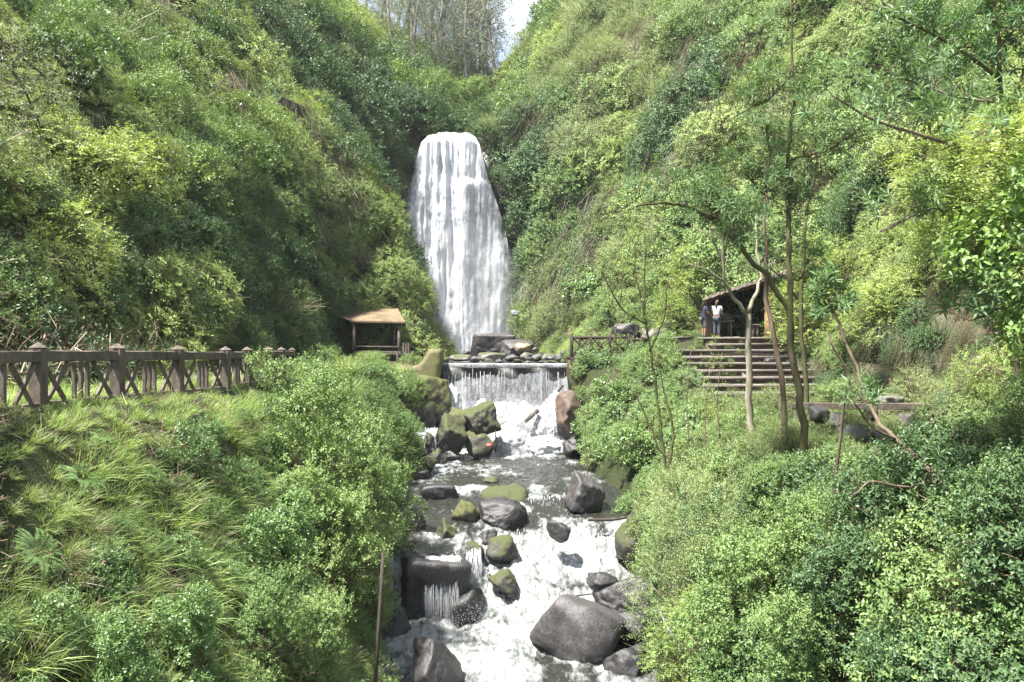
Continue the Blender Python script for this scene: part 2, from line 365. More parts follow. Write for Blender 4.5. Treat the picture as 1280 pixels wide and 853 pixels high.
def sprigs(base, d, rng, nl=9, slen=.26, L=.055, W=.03, droop=.15, spread=.8, flat=0.):
    """leafy twigs: leaves alternate round each twig"""
    N = len(base); d = norm(d); Vs = []; Ts = []; n = 0
    x = norm(np.cross(d, rng.normal(size=(N, 3)))); y = np.cross(d, x)
    if flat: x = norm(np.cross(d, UP)); y = np.cross(d, x)
    sl = slen*rng.uniform(.6, 1.25, (N, 1)); ends = base + d*sl - UP*droop*sl
    ph = rng.uniform(0, 6.28, N)
    for k in range(nl):
        t = (k+1)/nl; a = (ph+k*2.4)[:, None] if not flat else (np.where(k % 2, 0, math.pi)+rng.normal(size=N)*.35)[:, None]
        side = x*np.cos(a)+y*np.sin(a)
        b = base + d*sl*t - UP*droop*sl*t*t
        ld = norm(d*(.35+.5*(k == nl-1)) + side*spread*(1-.55*t*(k == nl-1)) + UP*.12 - UP*droop*t)
        nn = norm(UP*1. + d*.45 + rng.normal(size=(N, 3))*.35)
        s = rng.uniform(.7, 1.2, N)*(1-.25*t)
        V, T = leaves(b, ld, nn, L*s, W*s, curl=.12); Vs.append(V); Ts.append(T+n); n += len(V)
    return np.concatenate(Vs), np.concatenate(Ts), ends
def bush_shape(rng, nlobe, R, nsp, zlo=-.25, lobe=(.28, .48)):
    """points and outward directions on the outside of a heap of overlapping lobes"""
    c = rdir(rng, nlobe, zlo)*rng.uniform(.35, .85, (nlobe, 1))*np.array(R); c[0] = 0
    r = rng.uniform(*lobe, nlobe)*np.mean(R); r[0] = .5*np.mean(R)
    k = rng.choice(nlobe, nsp*3, p=r**2/np.sum(r**2)); dd = rdir(rng, nsp*3, -.55); p = c[k]+dd*r[k][:, None]*rng.uniform(.82, 1.1, (len(dd), 1))
    dist = np.linalg.norm(p[:, None]-c[None], axis=2)/r[None]
    keep = (dist.min(1) > .74) & (p[:, 2] > -.35*R[2]); p = p[keep][:nsp]; dd = dd[keep][:nsp]
    p[:, 2] += .35*R[2]
    return p, dd
def bush(seed, nlobe=12, R=(1, 1, .85), nsp=430, L=.055, W=.03, nl=9, slen=.24, droop=.15, upw=.5, twigs=60, flat=0, lobe=(.28, .48)):
    rng = np.random.default_rng(seed); p, dd = bush_shape(rng, nlobe, R, nsp, lobe=lobe)
    sd = norm(dd*.8+UP*upw+rng.normal(size=dd.shape)*.35)
    V, T, ends = sprigs(p-sd*slen*.4, sd, rng, nl, slen, L, W, droop, flat=flat)
    parts = [(V, T, 0)]
    if twigs:
        k = rng.choice(len(p), twigs); a = p[k]*.25+UP*.05; V2, T2 = sticks(a, p[k]+dd[k]*slen*.6, .008, 0, rng); parts.append((V2, T2, 1))
    return join(parts)
def hanging(seed, n=130, W_=1.0, Hh=1.5, L=.05, W=.032):
    """a curtain of trailing stems with leaves down them"""
    rng = np.random.default_rng(seed); b = np.stack([rng.normal(size=n)*W_*.45, rng.normal(size=n)*.25, rng.uniform(-.2, .35, n)], 1); Vs = []
    n0 = 0; parts = []
    for k in range(14):
        t = (k+.5)/14; ln = Hh*(.45+.55*((np.arange(n)*.618) % 1))
        q = b+np.stack([rng.normal(size=n)*.05, -.15-.35*t+rng.normal(size=n)*.06, -t*ln], 1)
        d = norm(np.stack([rng.normal(size=n), -.6+rng.normal(size=n)*.5, -.5+rng.normal(size=n)*.3], 1))
        V, T = leaves(q, d, norm(np.stack([rng.normal(size=n)*.3, -np.ones(n), np.ones(n)*.7], 1)), L*rng.uniform(.7, 1.3, n), W*rng.uniform(.7, 1.3, n)); parts.append((V, T, 0))
    V, T = sticks(b, b+np.stack([b[:, 0]*0, b[:, 0]*0-.4, -Hh*.7+b[:, 0]*0], 1), .005, 0, rng); parts.append((V, T, 1))
    return join(parts)
def tuft(seed, n=160, r=.28, L=(.25, .6), W=.011, bend=.5, dryf=.12):
    rng = np.random.default_rng(seed); a = rng.uniform(0, 6.28, n); q = r*np.sqrt(rng.uniform(0, 1, n))
    b = np.stack([q*np.cos(a), q*np.sin(a), -.05+0*a], 1); d = norm(b*1.2+UP*.5+rng.normal(size=(n, 3))*.12); d[:, 2] = abs(d[:, 2])
    V, T = blades(b, d, rng.uniform(*L, n), np.full(n, W)*rng.uniform(.6, 1.3, n), bend, rng)
    m = np.repeat((rng.uniform(size=n) < dryf).astype(int), 5); return V, T, m
def tangle(seed, n=70, r=.7, rad=.006):
    rng = np.random.default_rng(seed); a = rng.normal(size=(n, 3))*np.array([r, r, r*.3])*.5; b = a+rdir(rng, n, -.3)*rng.uniform(.3, 1., (n, 1))*r
    V, T = sticks(a, b, rad*rng.uniform(.5, 1.5, n), .05, rng)
    p = b[rng.choice(n, n*2)]+rng.normal(size=(n*2, 3))*.12
    V2, T2 = leaves(p, rdir(rng, n*2), rdir(rng, n*2), np.full(n*2, .06), np.full(n*2, .018)); return join([(V, T, 0), (V2, T2, 0)])
def whorl_heads(p, d, rng, L=.15, W=.036, nl=11):
    """rosettes of long narrow leaves at the ends of twigs"""
    parts = []; N = len(p); d = norm(d); x = norm(np.cross(d, rng.normal(size=(N, 3)))); y = np.cross(d, x)
    for k in range(nl):
        a = (k*2.4+rng.normal(size=N)*.2)[:, None]; side = x*np.cos(a)+y*np.sin(a); el = .15+.75*(k/nl)
        ld = norm(side*(1-el*.55)+d*el-UP*.1*(1-el)); s = rng.uniform(.75, 1.15, N)*(1-.3*k/nl)
        V, T = leaves(p+d*(.012*k), ld, d+UP*.2, L*s, W*s, .2, .12); parts.append((V, T, 0))
    return join(parts)[:2]
def whorl_plant(seed, n=26, r=.6, h=.9):
    rng = np.random.default_rng(seed); d = rdir(rng, n, .1); p = d*np.array([r, r, h])*rng.uniform(.5, 1, (n, 1))+UP*.2
    V, T = whorl_heads(p, d*.7+UP*.5, rng); V2, T2 = sticks(p*.1, p, .009, 0, rng); return join([(V, T, 0), (V2, T2, 1)])
def fern(seed, n=16, Lf=.55):
    """arching fronds with paired leaflets"""
    rng = np.random.default_rng(seed); parts = []; az = rng.uniform(0, 6.28, n); h = np.stack([np.cos(az), np.sin(az), 0*az], 1)
    for k in range(18):
        t = (k+1)/18; ln = Lf*(.7+.5*((np.arange(n)*.618) % 1))[:, None]; q = h*ln*t*.8+UP*ln*(.8*t-.75*t*t); sd = np.cross(h, UP)
        for s in (-1, 1):
            d = norm(sd*s+h*.5-UP*.1); V, T = leaves(q, d, UP+h*.2+rng.normal(size=(n, 3))*.1, np.full(n, .13*(1-t*.75)), np.full(n, .034*(1.1-t*.6)), .05); parts.append((V, T, 0))
    return join(parts)

LIB = {}
def lib(key, gens, mats):
    c = bpy.data.collections.new('lib_'+key)         # source plants; copied by the undergrowth masses, never linked to the scene
    for i, (V, T, m) in enumerate(gens):
        me = mesh_np('%s_plant' % key, V, T, mats, False, m); o = bpy.data.objects.new('src_%s_%d' % (key, i), me); c.objects.link(o)
    LIB[key] = c
K = 5
lib('fine', [bush(100+i, nlobe=15+i, nsp=400, L=.082, W=.048, nl=8, slen=.27, lobe=(.22, .42)) for i in range(K)], [G['fine'], BARK])
lib('dark', [bush(200+i, nlobe=15, nsp=380, L=.09, W=.052, nl=8, slen=.28, lobe=(.22, .44)) for i in range(K)], [G['dark'], BARK])
lib('lime', [bush(300+i, nlobe=17, L=.062, W=.038, nl=11, slen=.36, flat=1, droop=.35, nsp=380, upw=.15, lobe=(.22, .4)) for i in range(K)], [G['lime'], BARK])
lib('olive', [bush(400+i, nlobe=12, L=.06, W=.026, nl=11, slen=.34, nsp=380, twigs=50, lobe=(.24, .45)) for i in range(K)], [G['olive'], G['dry']])
lib('broad', [bush(500+i, nlobe=12, L=.12, W=.075, nl=7, slen=.3, nsp=280, lobe=(.24, .44)) for i in range(K)], [G['broad'], BARK])
lib('hang', [hanging(600+i) for i in range(4)], [G['dark'], G['dry']])
lib('hangl', [hanging(620+i) for i in range(4)], [G['lime'], G['dry']])
lib('grass', [tuft(700+i) for i in range(4)], [G['grass'], G['dry']])
lib('tall', [tuft(720+i, n=90, r=.16, L=(.5, 1.0), W=.016, bend=.55, dryf=.25) for i in range(4)], [G['grass'], G['dry']])
lib('drygrass', [tuft(740+i, n=150, L=(.3, .7), dryf=.8) for i in range(3)], [G['grass'], G['dry']])
lib('dry', [tangle(800+i) for i in range(4)], [G['dry']])
lib('whorl', [whorl_plant(820+i) for i in range(3)], [G['whorl'], BARK])
lib('fern', [fern(840+i) for i in range(3)], [G['broad']])

def gn_scatter(name, pts, scl, rot, idx, key, label=None):
    """one object whose points each carry a plant of the given library"""
    me = bpy.data.meshes.new(name); me.vertices.add(len(pts)); me.vertices.foreach_set('co', np.asarray(pts, np.float32).reshape(-1))
    a = me.attributes.new('rot', 'FLOAT_VECTOR', 'POINT'); a.data.foreach_set('vector', np.asarray(rot, np.float32).reshape(-1))
    setattr_f(me, 'scl', scl)
    a = me.attributes.new('idx', 'INT', 'POINT'); a.data.foreach_set('value', np.asarray(idx, np.int32))
    o = bpy.data.objects.new(name, me); link(o)
    ng = bpy.data.node_groups.new(name, 'GeometryNodeTree')
    ng.interface.new_socket('Geometry', in_out='INPUT', socket_type='NodeSocketGeometry'); ng.interface.new_socket('Geometry', in_out='OUTPUT', socket_type='NodeSocketGeometry')
    N = ng.nodes; gi = N.new('NodeGroupInput'); go = N.new('NodeGroupOutput'); ip = N.new('GeometryNodeInstanceOnPoints'); ci = N.new('GeometryNodeCollectionInfo')
    ci.inputs['Collection'].default_value = LIB[key]; ci.inputs['Separate Children'].default_value = True; ci.inputs['Reset Children'].default_value = True
    ip.inputs['Pick Instance'].default_value = True
    def at(nm, ty):
        q = N.new('GeometryNodeInputNamedAttribute'); q.data_type = ty; q.inputs['Name'].default_value = nm; return q.outputs[0]
    Lk = ng.links.new; Lk(gi.outputs[0], ip.inputs['Points']); Lk(ci.outputs[0], ip.inputs['Instance']); Lk(at('idx', 'INT'), ip.inputs['Instance Index'])
    e2r = N.new('FunctionNodeEulerToRotation'); Lk(at('rot', 'FLOAT_VECTOR'), e2r.inputs[0]); Lk(e2r.outputs[0], ip.inputs['Rotation'])
    Lk(at('scl', 'FLOAT'), ip.inputs['Scale']); Lk(ip.outputs[0], go.inputs[0])
    md = o.modifiers.new('plants', 'NODES'); md.node_group = ng
    return tag(o, label, None, None, 'stuff')
def grad(x, y, e=.25):
    gx = (H(x+e, y)-H(x-e, y))/(2*e); gy = (H(x, y+e)-H(x, y-e))/(2*e); return gx, gy
def sample(x0, x1, y0, y1, dens, rng, mask=None, margin=1.15):
    """points on the terrain, evenly spread over its sloping surface"""
    n = int((x1-x0)*(y1-y0)*dens*4); x = rng.uniform(x0, x1, n); y = rng.uniform(y0, y1, n); gx, gy = grad(x, y)
    ar = np.minimum(np.sqrt(1+gx*gx+gy*gy), 8); keep = rng.uniform(size=n) < ar/4
    big = np.repeat(np.arange(n), np.where(ar > 4, np.round(ar/4).astype(int), 1)); x = x[big]+rng.normal(size=len(big))*.05; y = y[big]; keep = keep[big]
    x, y = x[keep], y[keep]; z = H(x, y)
    ok = (np.abs(x) < y*.582*margin+1.5) & (z < y*.388*margin+1.5)
    if mask is not None: ok &= mask(x, y, z)
    x, y, z = x[ok], y[ok], z[ok]; gx, gy = grad(x, y); return x, y, z, gx, gy
def chan(x, y):
    xl = np.interp(y, YS, [ST[k][0] for k in YS]); xr = np.interp(y, YS, [ST[k][1] for k in YS]); return xl, xr
def scatter(name, key, x, y, z, gx, gy, smin, smax, rng, tilt=.5, sink=.15, label=None, fn=None):
    n = len(x); k = len(LIB[key].objects); s = smin*.85+(smax*1.15-smin*.85)*rng.uniform(0, 1, n)**1.5
    if fn is far: s = s*np.where(rng.uniform(size=n) < .13, 1.65, .95)
    if fn is not None: s = s*fn(x, y)
    nx, ny = -gx*tilt, -gy*tilt; nl = np.sqrt(nx*nx+ny*ny+1); rot = []
    for a, b, yaw in zip(nx/nl, ny/nl, rng.uniform(0, 6.28, n)):
        q = UPV.rotation_difference(Vector((a, b, math.sqrt(max(1e-6, 1-a*a-b*b)))))
        e = (q.to_matrix() @ Matrix.Rotation(yaw, 3, 'Z')).to_euler() if key not in ('hang', 'hangl') else Euler((0, 0, math.atan2(-a, b)+math.pi if False else math.atan2(b, a)+math.pi/2+rng.normal()*.3))
        rot.append(tuple(e))
    pts = np.stack([x, y, z-s*sink], 1); return gn_scatter(name, pts, s, rot, rng.integers(0, k, n), key, label)
UPV = Vector((0, 0, 1))
# ------------------------------------------------------------------ undergrowth that clothes the slopes
rg = np.random.default_rng(5)
far = lambda x, y: np.interp(y, [15, 40, 70, 110], [.75, 1., 1.3, 1.6])
def away(x, y):
    """True away from stream, terrace, paths and buildings"""
    xl, xr = chan(x, y); ok = (x < xl-.2) | (x > xr+.3)
    ok &= ~((x > -11.9) & (x < -7.0) & (y < 40))                        # path behind the fence
    ok &= ~((x > -11.2) & (x < -5.3) & (y > 39) & (y < 53.5))            # left shelter
    ok &= ~((x > 3.0) & (x < 14.8) & (y > 39) & (y < 46.2))              # terrace
    ok &= ~((x > 6.4) & (x < 13.0) & (y > 32) & (y < 40))                # stairs
    ok &= ~((x > 6.4) & (x < 11.8) & (y > 14.5) & (y <= 24) & (H(x, y) < -1.))
    ok &= ~((x > 12.) & (x < 16.) & (y > 23) & (y < 34) & (H(x, y) < .9))          # earthy hollow over the lower path
    ok &= ~((x > 6.4) & (x < 13.4) & (y > 24) & (y <= 32))               # lower path
    return ok
def hillL(x, y, z): return (x < -10) & away(x, y) | ((x < -4.9) & (y > 53.5))
def pick(key, name, X, sel, smin, smax, tilt=.5, sink=.15, label=None, fn=None):
    x, y, z, gx, gy = (a[sel] for a in X); return scatter(name, key, x, y, z, gx, gy, smin, smax, rg, tilt, sink, label, fn)
def Nz(x, y, s, k): return fbm(np.stack([x*s, y*s, x*0+k], -1), 3, k)
# left hillside
X = sample(-46, -4.9, 14, 128, .8, rg, lambda x, y, z: hillL(x, y, z) & ~((y > 70.5) & (y < 73.5) & (x > -9.3)))
x, y, z, gx, gy = X; a = Nz(x, y, .11, 1); b = rg.uniform(size=len(x)); c = Nz(x, y, .2, 9)
darkz = ((y > 59) & (y < 76) & (x > -20))
low_ = (y > 34) & (y < 52) & (z < 5)  # overhung lower slope: its shade is put into darker leaf colour
kind = np.where((darkz & (b < .6)) | (low_ & (b < .5)), 1, np.where((y > 51) & (y < 59) & (b < .85), 2, np.where(a > .16, 2, np.where((a < -.34) & (y > 56), 1, np.where(c > .2, 3, 0)))))  # ridge end gets mostly lime leaves, sunlight put into their colour
kind = np.where(b > .93, 4, kind)
print('left', len(x))
pick('fine', 'hillside_undergrowth', X, kind == 0, .7, 1.35, label='mid green leafy bushes matted over the left hillside', fn=far)
pick('dark', 'hillside_undergrowth', X, kind == 1, .7, 1.4, label='dark green bushes some coloured for shade matted over the left slopes', fn=far)
pick('lime', 'hillside_undergrowth', X, kind == 2, .7, 1.3, label='yellow green shrubby cover some coloured for sunlight on the left slopes', fn=far)
pick('broad', 'hillside_undergrowth', X, kind == 3, .7, 1.2, label='broad leaved bushes mixed into the left hillside', fn=far)
pick('olive', 'hillside_undergrowth', X, kind == 4, .8, 1.3, label='thin olive twiggy bushes dotted over the left hillside', fn=far)
# right hillside
X = sample(1.0, 48, 10, 128, .8, rg, lambda x, y, z: away(x, y) & ((x > 6.5) | (y > 46)) & ~((y > 46) & (y < 64) & (z < 1.0)))
x, y, z, gx, gy = X; a = Nz(x, y, .1, 21); b = rg.uniform(size=len(x)); c = Nz(x, y, .2, 29)
hi = sstep(6, 22, z)*sstep(35, 60, y)
kind = np.where(a+hi*.15 > .26, 4, np.where(a < -.3, 1, np.where(c > .18, 2, np.where(c < -.3, 3, 0))))
kind = np.where((b > .9) & (kind != 1), 4, kind)
kind = np.where((y < 40) & (b < .6), 2, kind)
kind = np.where((y > 68) & (y < 74) & (x < 4), 1, kind)
print('right', len(x))
pick('fine', 'slope_undergrowth', X, kind == 0, .7, 1.35, label='mid green leafy bushes matted over the right hillside', fn=far)
pick('dark', 'slope_undergrowth', X, kind == 1, .7, 1.3, label='dark green bushes in the hollows of the right hillside', fn=far)
pick('lime', 'slope_undergrowth', X, kind == 2, .7, 1.3, label='yellow green ferny cover on the right hillside', fn=far)
pick('broad', 'slope_undergrowth', X, kind == 3, .7, 1.2, label='broad leaved bushes mixed into the right hillside', fn=far)
pick('olive', 'slope_undergrowth', X, kind == 4, .7, 1.2, label='pale olive scrub on the upper right hillside', fn=far)
# plateau above the fall
X = sample(-9, 4, 73.2, 128, .9, rg, lambda x, y, z: (y > 73.6) | (x < -8) | (x > -2)); b = rg.uniform(size=len(X[0]))
pick('dark', 'plateau_undergrowth', X, (b < .6) & (X[1] < 84), .9, 1.7, label='dark shrubs crowding the waterfall lip')
pick('fine', 'plateau_undergrowth', X, (b < .6) & (X[1] >= 84), .8, 1.5, label='green bushes on the ground above the waterfall lip')
pick('olive', 'plateau_undergrowth', X, b >= .6, .8, 1.4, label='pale scrub on the ground above the waterfall lip')
# steep faces: trailing plants
X = sample(-24, 16, 50, 75, .5, rg, lambda x, y, z: ((x < -9.2) | (x > .8)) & away(x, y) & (z > 1.5)); g = np.sqrt(X[3]**2+X[4]**2) > 1.6
pick('hang', 'trailing_creepers', X, g, 1., 2., 0, -.4, label='dark trailing creepers hanging on the steep gorge faces')
pick('dry', 'dead_brushwood', X, g & (rg.uniform(size=len(g)) < .06), .8, 1.4, .8, 0, label='brown dead stems hanging among the gorge creepers')
# ------------------------------------------------------------------ boulders
def boulder_geo(seed, sub=4, npl=16, soft=14., rough=.05, boxy=0., size=(1, 1, 1), freq=1.6):
    bm = bmesh.new(); bmesh.ops.create_icosphere(bm, subdivisions=sub, radius=1)
    V = np.array([v.co[:] for v in bm.verts]); T = np.array([[v.index for v in f.verts] for f in bm.faces]); bm.free()
    rng = np.random.default_rng(seed); n = norm(rng.normal(size=(npl, 3))); h = rng.uniform(.66, 1., npl)
    if boxy:
        ax = np.array([[0, 0, 1], [0, -1, 0], [1, 0, 0], [-1, 0, 0], [0, 1, 0], [0, 0, -1]])+rng.normal(size=(6, 3))*.12
        n = np.concatenate([n, norm(ax)]); h = np.concatenate([h*(1+boxy*.4), np.full(6, .68)])
    c = V @ n.T; r = h[None]/np.maximum(c, .05)
    r = (np.sum(np.minimum(r, 9.)**-soft, 1))**(-1/soft)
    r = np.minimum(r, 1.35)
    P_ = V*r[:, None]; P_ = P_*(1+fbm(V*freq+seed, 4, seed)[:, None]*rough*2.4+(.5-np.abs(fbm(V*3.4+seed, 4, seed+7)))[:, None]*rough*1.3)
    P_ = P_/np.abs(P_).max(0)[None]
    return P_*np.array(size)/2, T
def boulder(x0, y0, x1, y1, Y, mat, seed, label, df=.9, rz=0., tilt=0., sub=4, boxy=0., rough=.095, name='boulder', group=None, npl=13, soft=26.):
    w = (x1-x0)/F*Y; h = (y1-y0)/F*Y; c = P((x0+x1)/2, (y0+y1)/2, Y); dpt = (w*.6+h*.4)*df
    V, T = boulder_geo(seed, sub, npl, soft, rough, boxy, (1, 1, 1))
    M = np.array(Euler((tilt*.5, tilt, rz)).to_matrix()); V = V@M.T; V = V/np.abs(V).max(0)/2*np.array([w, dpt, h])
    return add(name, mesh_np(name, V, T, mat, True), loc=c, label=label, cat='boulder' if name == 'boulder' else 'rock', group=group)
B = boulder
big = B(655,731,783,846,22.7,ROCKG,1,'huge smooth grey boulder in the white water at lower right',1.05,.3,.1,5,0,.03,npl=11,soft=20)
B(506,789,579,875,20.5,ROCK,14,'pointed black boulder alone in foam at bottom centre',1,.4,.2,5,0,.05,npl=10,soft=24)
B(487,674,592,806,25.3,ROCK,3,'flat topped black block with water trickling over its front face',1.1,.15,.0,5,1.,.07)
B(560,730,612,800,24.6,ROCK,4,'rounded wet black rock right of the trickling block',1.1,.3,.0,4)
B(476,752,516,812,23.6,ROCK,44,'low black rock awash under the left trickle',1.1,.3,.0,4)
B(538,648,580,706,26.9,ROCKM,5,'slanting green mossed boulder behind the trickling block',1.2,.5,.5,5,.6)
B(572,672,606,712,26.3,ROCKM,6,'small mossy boulder leaning on the slanting mossed one',1.1,.2,.2,4)
B(588,622,660,676,28.8,ROCK,7,'broad dark boulder with a smooth overhanging face above midstream',1.1,.1,-.15,5)
B(564,620,600,664,28.5,ROCKMM,8,'rock tufted with bright yellow moss beside the broad dark boulder',1.1,.6,0,4)
B(598,606,660,640,31.,ROCKM,9,'flat wet boulder at the lip of the upper pool',1.0,.2,0,4)
B(607,668,656,712,26.5,ROCKM,10,'low mossy rock below the broad dark boulder',1.0,.8,0,4)
B(590,660,622,690,27.4,ROCK,47,'dark rock wedged under the broad dark boulder',1.0,.8,0,4)
B(681,648,714,680,26.4,ROCK,11,'small round dark rock standing in white rapids',1.,.3,0,4)
B(706,588,756,652,29.6,ROCKG,12,'upright grey slab leaning at the right bank of the rapids',1.1,.3,.35,5,.5)
B(768,636,816,712,26.3,ROCKM,13,'dark mossy boulder under the right bank bushes',1.1,.2,0,4)
B(725,711,772,737,25.,ROCK,14,'low flat wet stone upstream of the huge grey boulder',1.,.2,0,4)
B(740,716,838,800,24.,ROCK,15,'dark boulder pressed against the huge grey one',1.1,.4,.1,5)
B(752,798,836,868,21.6,ROCK,16,'wet black boulder at bottom right of the stream',1.1,.1,.1,5)
B(820,780,905,880,20.9,ROCK,17,'black boulder in shade beneath the right bank',1.1,.7,0,4)
B(610,704,650,746,25.2,ROCKM,18,'small moss capped rock in the middle of the rapids',1.1,.5,0,4)
B(484,638,532,684,27.4,ROCK,19,'dark rounded rock at the left edge above the block',1.1,.2,0,4)
B(516,600,578,634,31.2,ROCK,20,'wide low slab in the quiet upper pool',1.1,.2,0,4,.8)
B(601,596,628,610,33.5,ROCKM,21,'tiny mossy stone in the middle of the upper pool',1.,.2,0,3)
B(552,598,566,607,33.6,ROCKM,22,'tiny stone near the left of the upper pool',1.,.2,0,3)
# weir foot
B(574,501,631,552,40.2,ROCKM,23,'big tilted block with lichen jutting from the weir foot',1.2,.3,-.25,5,1.)
B(541,516,586,575,39.2,ROCKM,24,'dark wedge shaped boulder left of the weir splash',1.1,.5,.4,5,.8)
B(556,508,600,556,40.6,ROCKMM,25,'yellow mossed boulder beneath the tilted block',1.1,.9,.2,5,.6)
B(578,536,620,575,39.6,ROCKM,26,'shaded mossy rock under the tilted block',1.1,.1,0,4)
for i, (a, b, c, d, Y, m, l) in enumerate([
    (500,552,524,580,36.,ROCK,'dark stone at the foot of the left trickle'), (520,566,548,592,35.2,ROCKM,'mossy stone below the left trickle'),
    (512,582,540,606,33.8,ROCK,'flat black stone at the left pool edge'), (498,596,516,618,32.2,ROCK,'black stone under the left bank grass'),
    (538,560,556,580,36.4,ROCKM,'green stone beside the wedge shaped boulder'), (530,540,546,562,37.5,ROCKM,'mossy cobble within the left trickle'),
    (494,618,512,636,30.5,ROCK,'small black stone at the left of the quiet pool')]):
    B(a, b, c, d, Y, m, 60+i, l, 1., i, 0, 3)
# right of the weir: rock and roots under the bridge abutment
B(686,488,742,560,41.6,rock_mat('rock_brown', (.05,.035,.025), (.14,.095,.07), .6),27,'brown rooty rock outcrop right of the weir',1.3,.3,0,5,0,.09)
B(700,540,736,572,39.8,ROCK,28,'black rock below the brown outcrop',1.3,.3,0,4)
# left wall cliff below the wing wall
B(516,468,566,530,43.6,ROCKMM,29,'tall mossy rock face below the concrete wing wall',1.6,.1,0,5,.6,.07)
B(504,500,548,552,42.,ROCKM,30,'mossy rock beside the left trickle',1.3,.5,0,4,.2,.07)
# stones above the weir
B(586,416,645,449,60.,ROCKG,31,'big dark rock standing before the main waterfall',1.,.2,0,5,.5,.06)
B(624,424,668,452,57.,ROCKG,32,'layered grey rock ledge right of the main waterfall',1.,.4,.1,5,.3,.07)
B(643,427,668,444,55.,rock_mat('rock_tan', (.16,.12,.08), (.3,.24,.17), .6),33,'rounded tan boulder above the weir',1.,.1,0,4)
B(550,430,570,450,58.,ROCKM,34,'mossy rock left of the waterfall foot',1.,.2,0,4,.4)
B(596,440,632,454,52.,ROCKL,35,'pale greenish slab above the weir',1.,.2,0,4,.4)
B(560,443,592,454,50.,ROCKL,36,'flat pale stone above the left end of the weir',1.,.2,0,4)
k = 0
for (a, b, w, h, Y, m) in [(630,441,22,12,50,ROCKG),(650,440,18,13,51,ROCKL),(664,442,16,11,50,ROCKG),(676,441,20,13,49.5,ROCKL),(690,442,18,12,49,ROCKG),(700,438,18,10,51,ROCKG),(586,445,16,9,49,ROCKG),(548,446,14,9,49,ROCKM),(576,438,12,8,54,ROCKG),(664,433,10,8,52,ROCKL),(640,449,14,6,48,ROCKM),(618,449,12,6,48,ROCKG),(684,450,12,5,47.5,ROCKM),(655,451,10,4,47.5,ROCKL),(700,449,12,6,47.5,ROCKG),(672,451,10,4,47,ROCKG)]:
    B(a, b, a+w, b+h, Y, m, 70+k, 'small grey stone in the row of stones above the weir', 1., k, 0, 3, group='stones above the weir'); k += 1
# rocks by the terrace
B(826,396,872,420,44.6,ROCKG,37,'lichen grey rock behind the bushes left of the people',1.,.2,0,4,.3)
B(802,408,836,428,43.,ROCKL,38,'pale rock at the edge of the terrace',1.,.2,0,4,.3)
B(764,404,800,424,47.,ROCKG,39,'grey rock behind the dark log railing',1.,.2,0,4,.3)
B(638,388,649,396,66.,rock_mat('rock_white', (.2,.2,.19), (.32,.32,.3), .6),40,'small white rock on the grassy ledge right of the fall',.6,.2,0,3,.5)
# cliff behind the main fall
ux = np.linspace(0, 1, 90); vz = np.linspace(0, 1, 110); U_, V_ = np.meshgrid(ux, vz)
cx = -11.+U_*13.6; cz = -3+V_*20.; ledge = np.exp(-((cz-12.6)/1.1)**2)*np.exp(-((cx+3.6)/1.2)**2)*.9
cy = 72.0+sstep(14, 18, cz)*1.6-ledge+fbm(np.stack([cx*.5, cx*0, cz*.35], -1), 5, 4)*1.1-.8*sstep(2, -3, cz)
Vc = np.stack([cx, cy, cz], -1).reshape(-1, 3); m_ = 90; a = (np.arange(109)[:, None]*m_+np.arange(m_-1)[None]).reshape(-1)
add('cliff', mesh_np('cliff', Vc, np.stack([a, a+1, a+m_+1, a+m_], -1), rock_mat('rock_cliff_wet', (.02,.018,.017), (.06,.052,.046), .4, moss=.5), True), kind='structure')
# ------------------------------------------------------------------ stream
ZR = ([5,20,23.4,24.4,25.3,26.2,26.9,27.8,28.6,30.2,31.2,32.2,33.2,45], [-8.1,-7.95,-7.85,-7.5,-6.95,-6.68,-6.5,-6.05,-5.72,-5.55,-5.42,-5.32,-5.3,-5.28])
ZL = ([5,20,24.0,24.5,24.9,25.2,26.4,28.6,30.2,31.2,32.2,33.2,45], [-8.1,-7.95,-7.85,-7.6,-6.7,-6.02,-5.95,-5.72,-5.55,-5.42,-5.32,-5.3,-5.28])
def Zw(x, y):
    s = sstep(-1.5, -.7, x); return np.interp(y, *ZL)*(1-s)+np.interp(y, *ZR)*s
def gauss(x, y, cx, cy, sx, sy): return np.exp(-((x-cx)/sx)**2-((y-cy)/sy)**2)
xs = np.arange(-5.0, 4.9, .055); ys = np.arange(5, 44.9, .055); X_, Y_ = np.meshgrid(xs, ys)
Z_ = Zw(X_, Y_)
sl = np.abs(np.gradient(Z_, .055, axis=0))
foam = np.clip(sl*1.6, 0, 1)
for g in [(0.2,42.,2.9,1.5,1.3),(1.6,41,1.6,1.3,.6),(1.2,26.2,2.2,1.2,1.1),(-.3,25,1.8,1.8,1.0),(-.2,23.6,2.2,1.8,.95),(-2.6,23.9,1.3,.9,.9),(.9,28.5,1.2,1.4,.5),(2.0,27.,1.3,1.1,.9),(1.9,22.,1.6,1.5,.25),(-.2,21,1.4,2.2,.7),(-3.6,29.3,.8,.5,.7),(-2.6,26.9,.9,.5,.6),(-3.3,36.5,.8,1.2,.5),(-.5,30.6,.8,.5,.35),(2.2,31.5,.8,.6,.4),(-3.,31,1.,.3,.4)]:
    foam = np.maximum(foam, g[4]*gauss(X_, Y_, *g[:4]))
foam = np.maximum(foam, .42*(Y_ < 24.)+.0*X_)
foam = np.maximum(foam, .24*(Y_ > 28.6)*(Y_ < 34)+.17*(Y_ >= 34))  # faint foam on the quiet pools paints in pale sky reflections
n_ = fbm(np.stack([X_*1.1, Y_*.6, X_*0], -1), 5, 31)
n2_ = fbm(np.stack([X_*3.2, Y_*2.2, X_*0+3], -1), 4, 33); n3_ = fbm(np.stack([X_*7.5, Y_*5, X_*0+3], -1), 3, 35)
turb = np.clip(foam, .1, 1)
